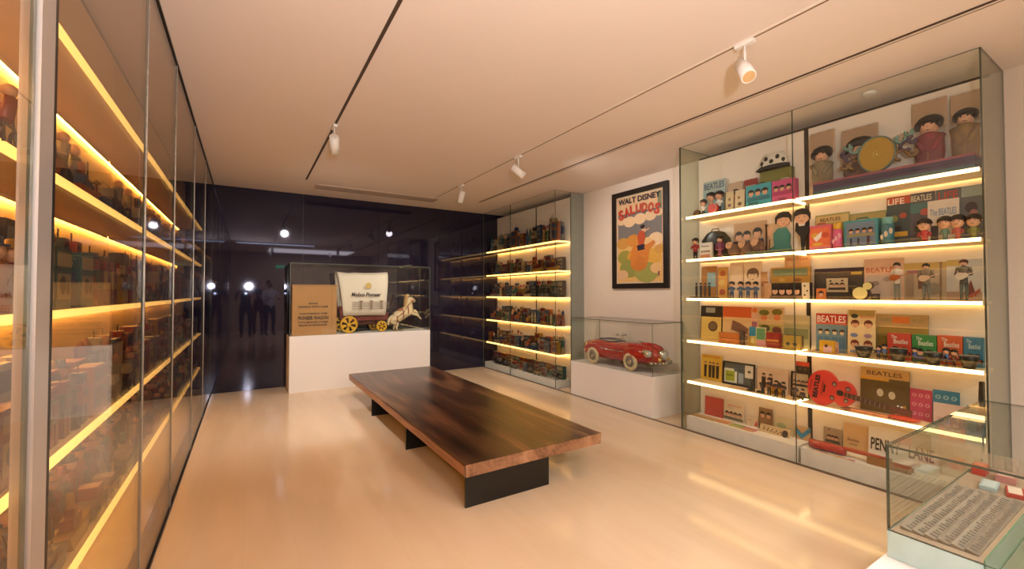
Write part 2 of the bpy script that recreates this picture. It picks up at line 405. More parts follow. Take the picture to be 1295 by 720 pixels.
# ================================================================== DISPLAY CASES
def pane(x0, y0, z0, x1, y1, z1, parent, m=None, name='glass_pane'):
    """one sheet of glass with dark polished edges"""
    mb = MB().box(x0, y0, z0, x1, y1, z1)
    t = [abs(x1 - x0), abs(y1 - y0), abs(z1 - z0)].index(min(abs(x1 - x0), abs(y1 - y0), abs(z1 - z0)))
    o = mb.build(name, [m or GLASS, GEDGE], parent)
    for p in o.data.polygons:
        if abs(p.normal[t]) < .5: p.material_index = 1
    return o
def shelf(parent, x0, x1, y0, y1, z, strip, front='-x', ends=()):
    """board + led strip along the front edge; z is the strip centre"""
    s = MB().box(x0 + (.013 if front == '-x' else 0), y0, z - .006, x1 - (.013 if front == '+x' else 0), y1, z + .012)
    if front == '-x': s.box(x1 - .021, y0 + .005, z - .019, x1 - .0185, y1 - .005, z - .0061)      # added lip, screens the glare of the rear strip from the front
    else: s.box(x0 + .0185, y0 + .005, z - .019, x0 + .021, y1 - .005, z - .0061)
    s = s.build('shelf', mat('#f3d9ae' if front == '-x' else '#f0cf98', .5), parent)
    mb = MB()
    if front == '-x': mb.box(x0, y0, z - .011, x0 + .0125, y1, z + .011)
    else: mb.box(x1 - .0125, y0, z - .011, x1, y1, z + .011)
    for e in ends:
        if e == 'lo': mb.box(x0 + .013, y0 - .0125, z - .011, x1 - .013, y0 - .0005, z + .011)
        if e == 'hi': mb.box(x0 + .013, y1 + .0005, z - .011, x1 - .013, y1 + .0125, z + .011)
    tag(mb.build('light_strip', strip, s), 'glowing strip along the shelf edge')
    rb = MB()
    if front == '-x': rb.box(x1 - .016, y0 + .01, z - .0125, x1 - .004, y1 - .01, z - .0065)
    else: rb.box(x0 + .004, y0 + .01, z - .0125, x0 + .016, y1 - .01, z - .0065)
    tag(rb.build('light_strip', {STRIPL: REARL, STRIPM: REARM, STRIPR: REARR}[strip], s), 'glowing strip under the back of the shelf')
    return s
ZT = .012     # shelf top above strip centre
# --- big right case
rc = thing('display_cabinet', 'big glass wall cabinet of music memorabilia on the right wall', 'display cabinet', ((RG + BP) / 2, (YR0 + YR1) / 2, 0))
def rel(o): # children built in world coordinates under a moved empty
    for c in o.children: c.matrix_parent_inverse = Matrix.Translation(-o.location)
pane(RG - .005, YR0, .008, RG + .005, YRM - .002, CEIL - .002, rc); pane(RG - .005, YRM + .002, .008, RG + .005, YR1, CEIL - .002, rc)
pane(RG + .006, YR0, .002, RW - .001, YR0 + .01, CEIL - .002, rc, GSIDE); pane(RG + .006, YR1 - .01, .002, RW - .001, YR1, CEIL - .002, rc, GSIDE)
for a, b in ((YR0 + .05, YRM + .01), (YRM + .045, YR1 - .015)):
    MB().box(BP, a, .0, BP + .02, b, CEIL - .09).build('back_panel', BACKP, rc)
MB().box(BP - .004, YRM + .015, .0, BP + .02, YRM + .04, CEIL - .09).build('shelf_post', mat('#4b4640', .3, .8), rc)
MB().box(BP + .004, YR0 + .02, CEIL - .089, BP + .02, YR1 - .02, CEIL - .072).build('gap_shade', mat('#3a3028', .5), rc)  # dark strip painted in for the shaded gap above the back panels
MB().box(RG + .04, YR0 + .03, .0, BP - .001, YRM - .012, BASE).build('plinth', mat('#dddad6', .5), rc)
MB().box(RG + .04, YRM + .012, .0, BP - .001, YR1 - .03, BASE).build('plinth', mat('#dddad6', .5), rc)
XF = RG + .055
for i, z in enumerate(SH):
    shelf(rc, XF, BP - .001, YR0 + .03, YRM + .005, z, STRIPR, ends=())
    shelf(rc, XF, BP - .001, YRM + .045, YR1 - .03, z, STRIPR, ends=('lo',))
rel(rc)
# --- far right case
fc = thing('display_cabinet', 'far glass cabinet crowded with tin toys beside the black wall', 'display cabinet', ((RG + BP) / 2, (YC0 + YC1) / 2, 0))
YCM = 6.07
pane(RG - .005, YC0, .008, RG + .005, YCM - .002, CEIL - .002, fc); pane(RG - .005, YCM + .002, .008, RG + .005, YC1 - .01, CEIL - .002, fc)
pane(RG + .006, YC0, .002, BP - .001, YC0 + .01, CEIL - .002, fc)
MB().box(BP, YC0, 0, RW - .001, YC0 + .02, CEIL - .01).build('side_panel', mat('#8f9488', .4), fc)
for a, b in ((YC0 + .022, 5.72), (5.745, YC1 - .02)):
    MB().box(BP, a, 0, BP + .02, b, CEIL - .07).build('back_panel', BACKP, fc)
MB().box(BP - .004, 5.722, 0, BP + .02, 5.743, CEIL - .07).build('shelf_post', mat('#4b4640', .3, .8), fc)
MB().box(RG + .03, YC0 + .025, 0, BP - .001, YCM - .008, .10).build('plinth', mat('#dddad6', .5), fc)
MB().box(RG + .03, YCM + .008, 0, BP - .001, YC1 - .02, .10).build('plinth', mat('#dddad6', .5), fc)
for z in SH: shelf(fc, XF, BP - .001, YC0 + .03, YC1 - .03, z - .01, STRIPM, ends=('lo',))
rel(fc)
# --- long left case
LY0, LY1 = -1.1, BW - .01
lc = thing('display_cabinet', 'long amber-lit glass wall cabinet of toys along the left side', 'display cabinet', ((LG + LBP) / 2, (LY0 + LY1) / 2, 0))
lj = [LY0, .18, 1.37, 2.53, 3.45, 4.62, 5.75, LY1]
for k, (a, b) in enumerate(zip(lj[:-1], lj[1:])):
    pane(LG - .005, a + .002 + (.068 if k == 2 else 0), .008, LG + .005, b - .002 - (.04 if k == 1 else 0), CEIL - .01, lc, GLASSL)
MB().box(LG - .022, 1.335, .008, LG + .012, 1.412, CEIL - .01).build('door_stile', STEEL, lc)
MB().box(LG - .022, 1.413, .008, LG + .010, 1.436, CEIL - .01).build('door_seal', BLACK, lc)
for k, y in enumerate(lj[3:-1]):
    MB().box(LG + .0052, y - .006, .01, LG + .008, y + .006, CEIL - .012).build('joint_strip', mat('#b9b2a6', .2, .6), lc)
for a, b in ((LY0, 1.6), (1.61, 3.4), (3.41, 5.2), (5.21, 6.95)):
    MB().box(LBP - .02, a, 0, LBP, b, CEIL - .07).build('back_panel', mat('#e6c798', .6, 0, .03, 3), lc)
MB().box(LBP - .02, LY0, CEIL - .069, LBP + .004, 6.95, CEIL - .055).build('gap_shade', mat('#3a3028', .5), lc)  # same shaded gap on the left, put in as a dark strip
MB().box(LBP, LY0, 0, LG - .05, 6.95, .10).build('plinth', mat('#c9b9a4', .5), lc)
LXF = LG - .06
lsecs = [(LY0, 1.38), (1.40, 3.25), (3.26, 5.1), (5.11, 6.3)]
for z in SH:
    for a, b in lsecs: shelf(lc, LBP + .001, LXF, a, b, z, STRIPL, front='+x', ends=())
rel(lc)

# --- display by the black wall
DX0, DX1, DY0, DZ, DT = .497, 2.49, 6.52, .765, 1.765
dc = thing('showcase', 'glass showcase on a white plinth against the black glass wall', 'showcase', ((DX0 + DX1) / 2, DY0, 0))
MB().box(DX0, DY0, 0, DX1, BW - .012, DZ).build('plinth', WHITE, dc)
pane(DX0, DY0, DZ + .001, DX1, DY0 + .008, DT - .009, dc); pane(DX0, DY0 + .009, DZ + .001, DX0 + .008, BW - .012, DT - .009, dc)
pane(DX1 - .008, DY0 + .009, DZ + .001, DX1, BW - .012, DT - .009, dc); pane(DX0, DY0, DT - .008, DX1, BW - .012, DT, dc)
rel(dc)
# --- pedal car showcase
PY0, PY1, PZ, PT = 3.15, 4.51, .45, 1.025
pc = thing('showcase', 'low glass showcase on a white plinth holding the red pedal car', 'showcase', (RG + .25, (PY0 + PY1) / 2, 0))
MB().box(RG, PY0, 0, RW - .013, PY1, PZ).build('plinth', WHITE, pc)
pane(RG, PY0, PZ + .001, RG + .007, PY1, PT - .008, pc); pane(RG + .008, PY0, PZ + .001, RW - .013, PY0 + .007, PT - .008, pc)
pane(RG + .008, PY1 - .007, PZ + .001, RW - .013, PY1, PT - .008, pc); pane(RG, PY0, PT - .007, RW - .013, PY1, PT, pc)
rel(pc)
# --- near table case
NX0, NX1, NY1, NB, NT = 2.22, 3.62, .703, .39, .735
nc = thing('table_case', 'low glass table case on a wide white base at the lower right', 'showcase', (2.9, .3, 0))
MB().box(1.93, -.9, 0, NX1, NY1 + .012, .284).build('base', mat('#efece8', .4), nc)
MB().box(NX0, .436, .285, NX1, NY1, NB).build('plinth', mat('#bfdcdc', .4), nc)
MB().box(NX0, -.85, .285, NX1, .43, .31).build('plinth', mat('#7d836c', .4), nc)
MB().box(NX0 + .01, .4365, NB + .001, NX1, NY1 - .01, NB + .003).build('bed', mat('#a8937c', .6), nc)
pane(NX0, -.85, NB + .001, NX0 + .008, NY1, NT - .009, nc); pane(NX0 + .009, NY1 - .008, NB + .004, NX1, NY1, NT - .009, nc)
pane(NX0, -.85, NT - .008, NX1, NY1, NT, nc)
o = pane(NX0 + .009, .431, .311, NX1, .4355, NB + .015, nc, name='divider')
o.data.materials[1] = GREEN_EDGE
rel(nc)

# ================================================================== POSTER
FR = thing('framed_poster', 'black framed vintage film poster above the red pedal car', 'poster', (RW - .002, 3.785, 1.41), -PI / 2)
W_, H_ = .905, 1.275
mb = MB(); t = .065
mb.box(-W_ / 2, -.035, 0, W_ / 2, 0, t).box(-W_ / 2, -.035, H_ - t, W_ / 2, 0, H_).box(-W_ / 2, -.035, t, -W_ / 2 + t, 0, H_ - t).box(W_ / 2 - t, -.035, t, W_ / 2, 0, H_ - t)
mb.build('frame', mat('#1c1612', .35), FR)
MB().box(-W_ / 2 + t, -.012, t, W_ / 2 - t, 0, H_ - t).build('backing', mat('#d9bf9a', .6), FR)
OR, YE, GR = '#c96a2a', '#d9a13c', '#8c8c3e'
def blob(cx, cy, r, c): return ('e', cx, cy, r, r * .7, c)
S = [('r', .03, .02, .97, .98, '#e0a98a'), ('r', .04, .45, .96, .80, '#77736f'), ('r', .04, .02, .96, .50, '#dfb36a'),
     ('r', .04, .80, .96, .98, '#d8b48a'), ('r', .88, .70, .96, .97, '#7b8462')]
for cx, cy, r, c in ((.12, .72, .1, '#e0bf94'), (.3, .70, .13, '#e3c298'), (.52, .715, .13, '#e3c298'), (.74, .73, .12, '#e0bf94'), (.9, .75, .08, '#e3c298')): S.append(blob(cx, cy, r, c))
for cx, cy, r, c in ((.15, .46, .14, '#c99347'), (.38, .48, .15, '#cf8b3a'), (.84, .47, .15, '#e6c79c'), (.68, .42, .15, '#e0bb80'), (.2, .30, .17, '#9c9446'), (.45, .30, .2, '#d3983a'), (.75, .28, .2, '#d8a546'),
                     (.92, .36, .1, '#cf9a4a'), (.3, .17, .22, '#8f9149'), (.65, .12, .24, '#9a9a50'), (.15, .1, .12, '#d7b083'), (.85, .16, .12, '#dcb478'), (.5, .22, .18, '#c77a34')): S.append(blob(cx, cy, r, c))
# generic rider on a galloping orange horse
S += [('p', [(.32, .30), (.36, .40), (.5, .44), (.66, .42), (.8, .46), (.84, .43), (.72, .36), (.7, .26), (.64, .2), (.62, .3), (.46, .3), (.4, .2), (.33, .2)], '#cf7f35'),
      ('p', [(.5, .42), (.47, .52), (.52, .58), (.62, .57), (.64, .5), (.6, .42)], '#b8502c'), ('p', [(.48, .36), (.46, .42), (.62, .43), (.62, .37)], '#272233'),
      ('e', .60, .605, .045, .05, '#d9a98a'), ('e', .585, .62, .05, .035, '#231d22'), ('p', [(.62, .555), (.72, .585), (.72, .60), (.61, .575)], '#d9a98a')]
for i in range(7): S.append(('e', .9, .12 - i * .008, .018 - .002 * i, .006, '#6b2b4d'))
print_on(FR, W_ - 2 * t, H_ - 2 * t, S, y=-.0125, z0=t)
pw, ph = W_ - 2 * t, H_ - 2 * t
lettering('WALT DISNEY', 0, t + ph * .94, .075, pw * .88, '#2b2431', FR, -.022, bold=.03)
lx = 'SALUDOS'
for i, ch in enumerate(lx):
    u = (i - 3) / 3
    lettering(ch, u * pw * .38, t + ph * (.835 - .045 * u * u), .105 + .035 * abs(u), pw * .115, '#b93a26', FR, -.022, bold=.045, rot=-.22 * u)

# ================================================================== PEDAL CAR
RED = mat('#a8231a', .18, 0, .08, 5, coat=.6)
pcx, pcy = 3.955, 3.80
car = thing('pedal_car', 'red toy pedal car with chrome lamps and cream tyres in low showcase', 'pedal car', (pcx, pcy, PZ + .002), PI)
# local: +y towards the nose (world -y), x across
st = [(-.63, .05, .17, .21), (-.60, .11, .13, .255), (-.52, .145, .10, .285), (-.40, .155, .085, .305), (-.28, .155, .07, .315), (-.05, .155, .07, .30), (.10, .155, .07, .31), (.24, .152, .075, .315), (.38, .145, .09, .305), (.48, .13, .10, .285), (.56, .10, .115, .25), (.60, .05, .14, .215)]
rings = []
for y, hw, z0, z1 in st:
    r = []
    for i in range(20):
        t = 2 * PI * i / 20; c, s_ = math.cos(t), math.sin(t)
        e_ = .55
        r.append((hw * math.copysign(abs(c) ** e_, c), y, (z0 + z1) / 2 + (z1 - z0) / 2 * math.copysign(abs(s_) ** .7, s_)))
    rings.append(r)
body = MB().loft(rings)
for sx in (-1, 1):          # swelling wings
    body.sph((sx * .135, .30, .19), (.055, .19, .085), 12, k=8); body.sph((sx * .135, -.38, .18), (.05, .20, .085), 12, k=8)
body.sph((0, .40, .27), (.05, .20, .06), 10)
body.build('body', RED, car)
MB().sph((0, -.17, .30), (.115, .20, .025), 16).build('cockpit', mat('#20201f', .6), car)
MB().ring((0, -.17, .312), .12, .012, 'z', 20, 6).build('cockpit_rim', mat('#b4aca0', .25, .7), car)
MB().box(-.09, -.33, .30, .09, -.22, .325).build('seat_back', mat('#4c4f55', .5), car)
MB().tube([(0, .05, .31), (0, -.03, .38)], .008).ring((0, -.03, .385), .065, .007, 'z', 18, 6).cyl((0, -.03, .38), (0, -.03, .392), .018).tube([(-.06, -.03, .386), (.06, -.03, .386)], .005).build('steering_wheel', mat('#b7b2a6', .25, .6), car)
MB().prism([(-.10, .31), (.10, .31), (.085, .365), (-.085, .365)], .06, .066).build('windscreen', GLASS, car)
MB().tube([(0, .25, .333), (0, .56, .285)], .006).build('bonnet_trim', CHROME, car)
for sx in (-1, 1):
    h = MB().cyl((sx * .125, .44, .22), (sx * .125, .515, .215), .045, .042, 16).build('headlamp', CHROME, car)
    MB().sph((sx * .125, .517, .215), (.036, .012, .036), 14).build('lens', mat('#cfd8d8', .08, .3), h)
    MB().sph((sx * .07, .605, .16), .022, 10).build('fog_lamp', mat('#e2b25b', .2), car)
gr_ = MB().cyl((0, .56, .21), (0, .625, .205), .06, .052, 20).build('nose_lamp', CHROME, car)
MB().sph((0, .627, .205), (.045, .015, .045), 14).build('lens', mat('#dfe4e4', .08, .4), gr_)
bmp = []
for i in range(11):
    u = -1 + i / 5; bmp.append((u * .185, .655 - .10 * u * u, .125))
MB().tube(bmp, .013, 8).tube([(-.05, .54, .12), (-.05, .645, .125)], .008).tube([(.05, .54, .12), (.05, .645, .125)], .008).build('bumper', CHROME, car)
MB().box(-.03, -.645, .16, .03, -.625, .19).build('tail_plate', CHROME, car)
for sx in (-1, 1):
    MB().tube([(sx * .157, -.55, .22), (sx * .162, 0, .205), (sx * .157, .2, .215)], .004).build('side_trim', CHROME, car)
MB().tube([(0, -.36, .10), (0, .26, .10)], .012).tube([(-.16, -.36, .105), (.16, -.36, .105)], .008).tube([(-.16, .27, .105), (.16, .27, .105)], .008).build('axle_frame', mat('#b58c5a', .4, .5), car)
MB().box(-.06, .0, .045, .06, .05, .055).tube([(-.05, .03, .05), (-.05, .10, .10)], .006).tube([(.05, .03, .05), (.05, .10, .10)], .006).build('pedal_set', mat('#5a4c3c', .5), car)
for sy in (-.36, .27):
    for sx in (-1, 1):
        wh = MB().ring((sx * .172, sy, .106), .082, .023, 'x', 28, 8, sq=.8).build('wheel', mat('#d8c39a', .6), car)
        MB().cyl((sx * .160, sy, .106), (sx * .186, sy, .106), .066, .058, 22).build('disc', mat('#9c9488', .3, .7), wh)
        MB().sph((sx * .188, sy, .106), (.012, .03, .03), 12).build('hub_cap', CHROME, wh)

# ================================================================== BACK DISPLAY: crate, covered wagon, horses
def crate():
    cr = thing('shipping_crate', 'upright brown shipping carton with black stencilled lettering', 'crate', (.815, 6.63, DZ + .001))
    w2, h, d = .285, .70, .14
    CB = mat('#b5854f', .75, 0, .12, 6)
    MB().box(-w2, -d / 2, 0, w2, d / 2, h).build('body', CB, cr, .004)
    MB().box(-w2 - .003, -d / 2 - .004, h - .02, w2 + .003, d / 2, h + .004).build('lid_edge', mat('#a67643', .7), cr)
    MB().box(w2 - .07, -d / 2 - .0015, .02, w2 - .064, -d / 2, h - .03).build('tape_seam', mat('#9b6f3d', .7), cr)
    y = -d / 2 - .003
    for txt, z, hh, ww, c in (('MODEL', .44, .018, .12, '#6d4526'), ('HANDLE WITH CARE', .395, .022, .38, '#5f3d22'), ('CONTAINING ONE', .30, .02, .36, '#6b482a'), ('PIONEER WAGON', .24, .042, .39, '#3f2c1e'), ('TOYS MANUFACTURED', .18, .02, .39, '#5d3f26'), ('MADE IN ENGLAND', .14, .02, .36, '#5a3d25')):
        lettering(txt, -.02, z, hh * 1.25, ww, '#3a2415', cr, y, bold=.045)
crate()
def wagon():
    wg = thing('toy_wagon', 'toy covered wagon with white canvas and yellow spoked wheels', 'toy wagon', (1.52, 6.79, DZ + .001))
    WR = mat('#6f1f1a', .45)
    b = MB().prism([(-.33, .175), (.33, .175), (.35, .27), (-.36, .27)], -.12, .12).box(-.36, -.13, .268, .35, .13, .285).build('wagon_body', WR, wg)
    MB().box(-.33, -.03, .11, .33, .03, .16).box(-.26, -.11, .125, -.22, .11, .175).box(.20, -.10, .08, .24, .10, .175).build('chassis', mat('#5a1c18', .5), wg)
    MB().box(-.355, -.135, .285, -.30, -.10, .39).box(-.355, .10, .285, -.30, .135, .39).box(-.36, -.10, .285, -.345, .10, .36).build('end_board', WR, wg)
    MB().tube([(.30, 0, .12), (.44, 0, .10)], .009).build('draw_pole', mat('#c9a968', .5), wg)
    # canvas: arched loft, flaring at both ends
    rr = []
    for i in range(13):
        u = -1 + i / 6; flare = 1 + .16 * u * u
        xb = .30 * u - .02; xt = xb + .07 * u - .01
        ring_ = []
        for j in range(19):
            t = -PI / 2 * 1.15 + PI * 1.15 * j / 18
            zz = max(math.cos(t), -.25)
            x = xb + (xt - xb) * max(0, (zz + .25) / 1.25)
            y = .17 * flare * math.copysign(min(1, abs(math.sin(t)) ** .55), math.sin(t)) * (1 + .02 * math.sin(i * 2.3))
            ring_.append((x, y, .40 + zz * (.485 + .02 * u * u - (.0 if i < 4 else -.01)) - (.03 if zz < 0 else 0)))
        rr.append(ring_)
    mb = MB(); n = 19
    vs = [p for r in rr for p in r]
    fs = [(j * n + i, j * n + i + 1, (j + 1) * n + i + 1, (j + 1) * n + i) for j in range(12) for i in range(n - 1)]
    mb.add(vs, fs, 0, True)
    cv = mb.build('canvas_cover', mat('#e3d6c4', .85, 0, .04, 8, bump=.2), wg)
    so = cv.modifiers.new('thick', 'SOLIDIFY'); so.thickness = .004
    for xx in (-.32, 0, .30):
        MB().tube([(xx * 1.0, math.sin(t) * .155, .30 + .55 * max(0, math.cos(t))) for t in [(-.5 + k / 10) * PI for k in range(11)]], .005).build('hoop', mat('#c9a968', .5), wg)
    yy = -.188
    lettering('Mobus Pioneer', .0, .565, .06, .43, '#3a2c2c', cv, yy - .01, bold=.03, shear=.2)
    mm = MB()
    for k in range(12):
        a = 2 * PI * k / 12; mm.flat([(0.03 + .02 * math.cos(a - .2), .70 + .02 * math.sin(a - .2)), (.03 + .05 * math.cos(a), .70 + .05 * math.sin(a)), (.03 + .02 * math.cos(a + .2), .70 + .02 * math.sin(a + .2))], yy - .008 - .0002 * k)
    mm.ell(.03, .70, .042, .042, yy - .012); mm.build('sun_emblem', mat('#cdb060', .7), cv)
    mm = MB()
    for k in range(4):
        x = -.23 + k * .15
        if k: mm.box(x - .02, yy - .0105, .345, x + .02, yy - .010, .47); mm.box(x - .026, yy - .0108, .455, x + .026, yy - .0103, .475)
        for zz in (.35, .39, .42, .45): mm.box(x + .024, yy - .0105, zz, x + .122, yy - .010, zz + .006)
        for j in range(4): mm.box(x + .035 + j * .024, yy - .0106, .35, x + .039 + j * .024, yy - .0102, .45)
    mm.build('fort_print', mat('#8a7868', .7), cv)
    YW = mat('#d9a51e', .35)
    for x, y, r in ((-.24, -.165, .125), (-.27, .165, .125), (.24, -.15, .082), (.20, .15, .082)):
        wh = MB().ring((x, y, r), r - .014, .014, 'y', 28, 6)
        wh.cyl((x, y - .016, r), (x, y + .016, r), r * .22, n=14)
        for k in range(6):
            a = 2 * PI * k / 6 + .3
            wh.prism([(x + math.cos(a - .12) * r * .2, r + math.sin(a - .12) * r * .2), (x + math.cos(a - .3) * r * .88, r + math.sin(a - .3) * r * .88), (x + math.cos(a + .3) * r * .88, r + math.sin(a + .3) * r * .88), (x + math.cos(a + .12) * r * .2, r + math.sin(a + .12) * r * .2)], y - .006, y + .006)
        o = wh.build('wheel', YW, wg)
        MB().ring((x, y, r), r * .17, .005, 'y', 12, 4).build('hub', mat('#8c2a1c', .4), o)
wagon()
def skin_body(name, pts, edges, mt, parent=None, sub=2):
    me = bpy.data.meshes.new(name); me.from_pydata([p[:3] for p in pts], edges, [])
    o = bpy.data.objects.new(name, me); COL.objects.link(o)
    sk = o.modifiers.new('skin', 'SKIN'); sk.use_smooth_shade = True
    lay = me.skin_vertices[0].data if me.skin_vertices else None
    if lay is None:
        me.attributes.new  # fallthrough
    for i, p in enumerate(pts):
        r = p[3] if len(p) > 3 else .02
        lay[i].radius = (r, r) if not hasattr(r, '__len__') else r
    lay[0].use_root = True
    ss = o.modifiers.new('sub', 'SUBSURF'); ss.levels = sub; ss.render_levels = sub
    dg = bpy.context.evaluated_depsgraph_get(); m2 = bpy.data.meshes.new_from_object(o.evaluated_get(dg))
    o.modifiers.clear(); o.data = m2; m2.materials.clear(); m2.materials.append(mt)
    for p in m2.polygons: p.use_smooth = True
    if parent: o.parent = parent
    return o
def mk_skin(name, pts, edges, mt, parent=None, sub=2):
    # skin layer is created by the operator-free route: via bmesh
    import bmesh
    me = bpy.data.meshes.new(name); bm = bmesh.new()
    lay = bm.verts.layers.skin.verify()
    vs = []
    for i, p in enumerate(pts):
        v = bm.verts.new(p[:3]); r = p[3]; v[lay].radius = (r, r) if not hasattr(r, '__len__') else r
        v[lay].use_root = (i == 0); vs.append(v)
    for a, b in edges: bm.edges.new((vs[a], vs[b]))
    bm.to_mesh(me); bm.free()
    o = bpy.data.objects.new(name, me); COL.objects.link(o)
    sk = o.modifiers.new('skin', 'SKIN'); sk.use_smooth_shade = True
    ss = o.modifiers.new('sub', 'SUBSURF'); ss.levels = sub; ss.render_levels = sub
    dg = bpy.context.evaluated_depsgraph_get(); m2 = bpy.data.meshes.new_from_object(o.evaluated_get(dg))
    o.modifiers.clear(); o.data = m2; m2.materials.clear(); m2.materials.append(mt)
    for p in m2.polygons: p.use_smooth = True
    if parent: o.parent = parent
    return o
def horse(x, y, label, ph=0):
    # rearing toy horse, head towards +x; z from the plinth
    h = thing('toy_horse', label, 'toy horse', (x, y, DZ + .001))
    P = [(-.02, 0, .26, .098), (.09, 0, .32, .09), (.14, 0, .39, .07), (.13, 0, .46, .058), (.11, 0, .51, .05), (.16, 0, .525, .046), (.24, 0, .47, .028),   # croup..neck..head..muzzle
         (-.12, 0, .20, .092), (-.17, .035, .14, .04), (-.10, .04, .10, .022), (-.14, .04, .03, .013), (-.12, .04, .012, .014),
         (-.17, -.035, .14, .04), (-.08, -.04, .12, .022), (-.11, -.04, .04, .013), (-.09, -.04, .012, .014),
         (.17, .035, .30, .032), (.27, .04, .32, .02), (.31, .04, .25, .013), (.33, .04, .235, .014),
         (.17, -.035, .28, .032), (.27, -.04, .25, .02), (.33, -.04, .19, .013), (.35, -.04, .18, .014),
         (-.20, 0, .22, .02), (-.24, 0, .17, .028), (-.24, 0, .09, .012)]
    E_ = [(0, 1), (1, 2), (2, 3), (3, 4), (4, 5), (5, 6), (0, 7), (7, 8), (8, 9), (9, 10), (10, 11), (7, 12), (12, 13), (13, 14), (14, 15), (1, 16), (16, 17), (17, 18), (18, 19), (1, 20), (20, 21), (21, 22), (22, 23), (7, 24), (24, 25), (25, 26)]
    mk_skin('body', P, E_, mat('#dcc49a', .5, 0, .35, 22), h)
    h.scale = (.88, .88, .95)
    MB().cyl((.12, -.02, .545), (.11, -.028, .60), .012, .003, 6).cyl((.12, .02, .545), (.11, .028, .60), .012, .003, 6).build('ear', mat('#d2b88c', .5), h)
    mn = MB()
    for k in range(7):
        t = k / 6; mn.sph((.065 + .02 * t - .03 * (1 - t) * t, 0, .37 + .19 * t), (.034, .032, .036), 7, k=5)
    mn.build('mane', mat('#b98d5a', .7), h)
    MB().ring((.09, 0, .33), .09, .008, 'x', 16, 5).ring((.0, 0, .27), .098, .008, 'x', 16, 5).ring((-.11, 0, .20), .092, .007, 'x', 16, 5).ring((.205, 0, .495), .036, .005, 'x', 12, 5).tube([(.19, -.045, .50), (.10, -.07, .43), (0, -.095, .30), (-.12, -.09, .22)], .006).build('harness', mat('#9c4028', .5), h)
    MB().sph((-.02, 0, .335), (.06, .075, .022), 12, k=6).build('saddle', mat('#a8623a', .5), h)
    MB().sph((.175, -.040, .53), .007, 8).sph((.175, .040, .53), .007, 8).build('eye', mat('#1d1512', .3), h)
    MB().box(-.16, -.05, 0, .02, .06, .006).build('stand', mat('#8a6b45', .5), h)
    return h
horse(2.08, 6.665, 'cream rearing toy horse with red harness, front of the pair')
horse(2.14, 6.88, 'cream rearing toy horse with red harness, behind its twin')

# ================================================================== GENERIC MEMORABILIA BUILDERS (local x right, y away, z up)
def place(x0, x1, yt, X, zs, side='R'):
    """pixel extents on the real plane x=X -> centre y, width, height above the shelf"""
    a = onx(x0, yt, X); b = onx(x1, yt, X); c = onx((x0 + x1) / 2, yt, X)
    y1 = min(max(a.y, b.y), YR1 - .036); y0 = max(min(a.y, b.y), YR0 + .036)
    return (y0 + y1) / 2, y1 - y0, c.z - zs
def at_right(name, label, cat, x0, x1, yt, X, zs, group=None, rz=0):
    cy, w_, h_ = place(x0, x1, yt, X, zs)
    t = thing(name, label, cat, (X, cy, zs), -PI / 2 + rz, group)
    return t, w_, h_
def card(label, cat, x0, x1, yt, X, zs, bg, shapes, th=.006, lean=.06, name='card', extra=None, frame=None, group=None):
    t, w_, h_ = at_right(name, label, cat, x0, x1, yt, X, zs, group)
    t.rotation_euler = (-lean, 0, -PI / 2)
    asp = w_ / h_
    MB().box(-w_ / 2, 0, 0, w_ / 2, th, h_).build('board', mat(bg, .5, 0, .08, 20), t)
    if frame:
        f = .012; F = MB().box(-w_ / 2, -.008, 0, w_ / 2, -.0001, f).box(-w_ / 2, -.008, h_ - f, w_ / 2, -.0001, h_).box(-w_ / 2, -.008, f, -w_ / 2 + f, -.0001, h_ - f).box(w_ / 2 - f, -.008, f, w_ / 2, -.0001, h_ - f)
        F.build('frame', mat(frame, .4), t)
    sh = shapes(asp) if callable(shapes) else shapes
    if sh: print_on(t, w_, h_, sh, y=-.0008)
    if extra: extra(t, w_, h_)
    return t
def carton(label, cat, x0, x1, yt, X, zs, bg, shapes, depth=.07, name='box', lid=None, rz=0, zoff=0, group=None, handle=None):
    t, w_, h_ = at_right(name, label, cat, x0, x1, yt, X, zs, group, rz)
    MB().box(-w_ / 2, 0, 0, w_ / 2, depth, h_).build('body', mat(bg, .45, 0, .08, 20), t, .002)
    if lid: MB().box(-w_ / 2 - .002, -.002, h_ * .86, w_ / 2 + .002, depth + .002, h_ + .003).build('lid', mat(lid, .45), t)
    if handle: MB().tube([(-w_ * .18, depth / 2, h_), (-w_ * .15, depth / 2, h_ + .018), (w_ * .15, depth / 2, h_ + .018), (w_ * .18, depth / 2, h_)], .004).build('handle', mat(handle, .4), t)
    sh = shapes(w_ / h_) if callable(shapes) else shapes
    if sh: print_on(t, w_, h_, sh, y=-.003)
    return t
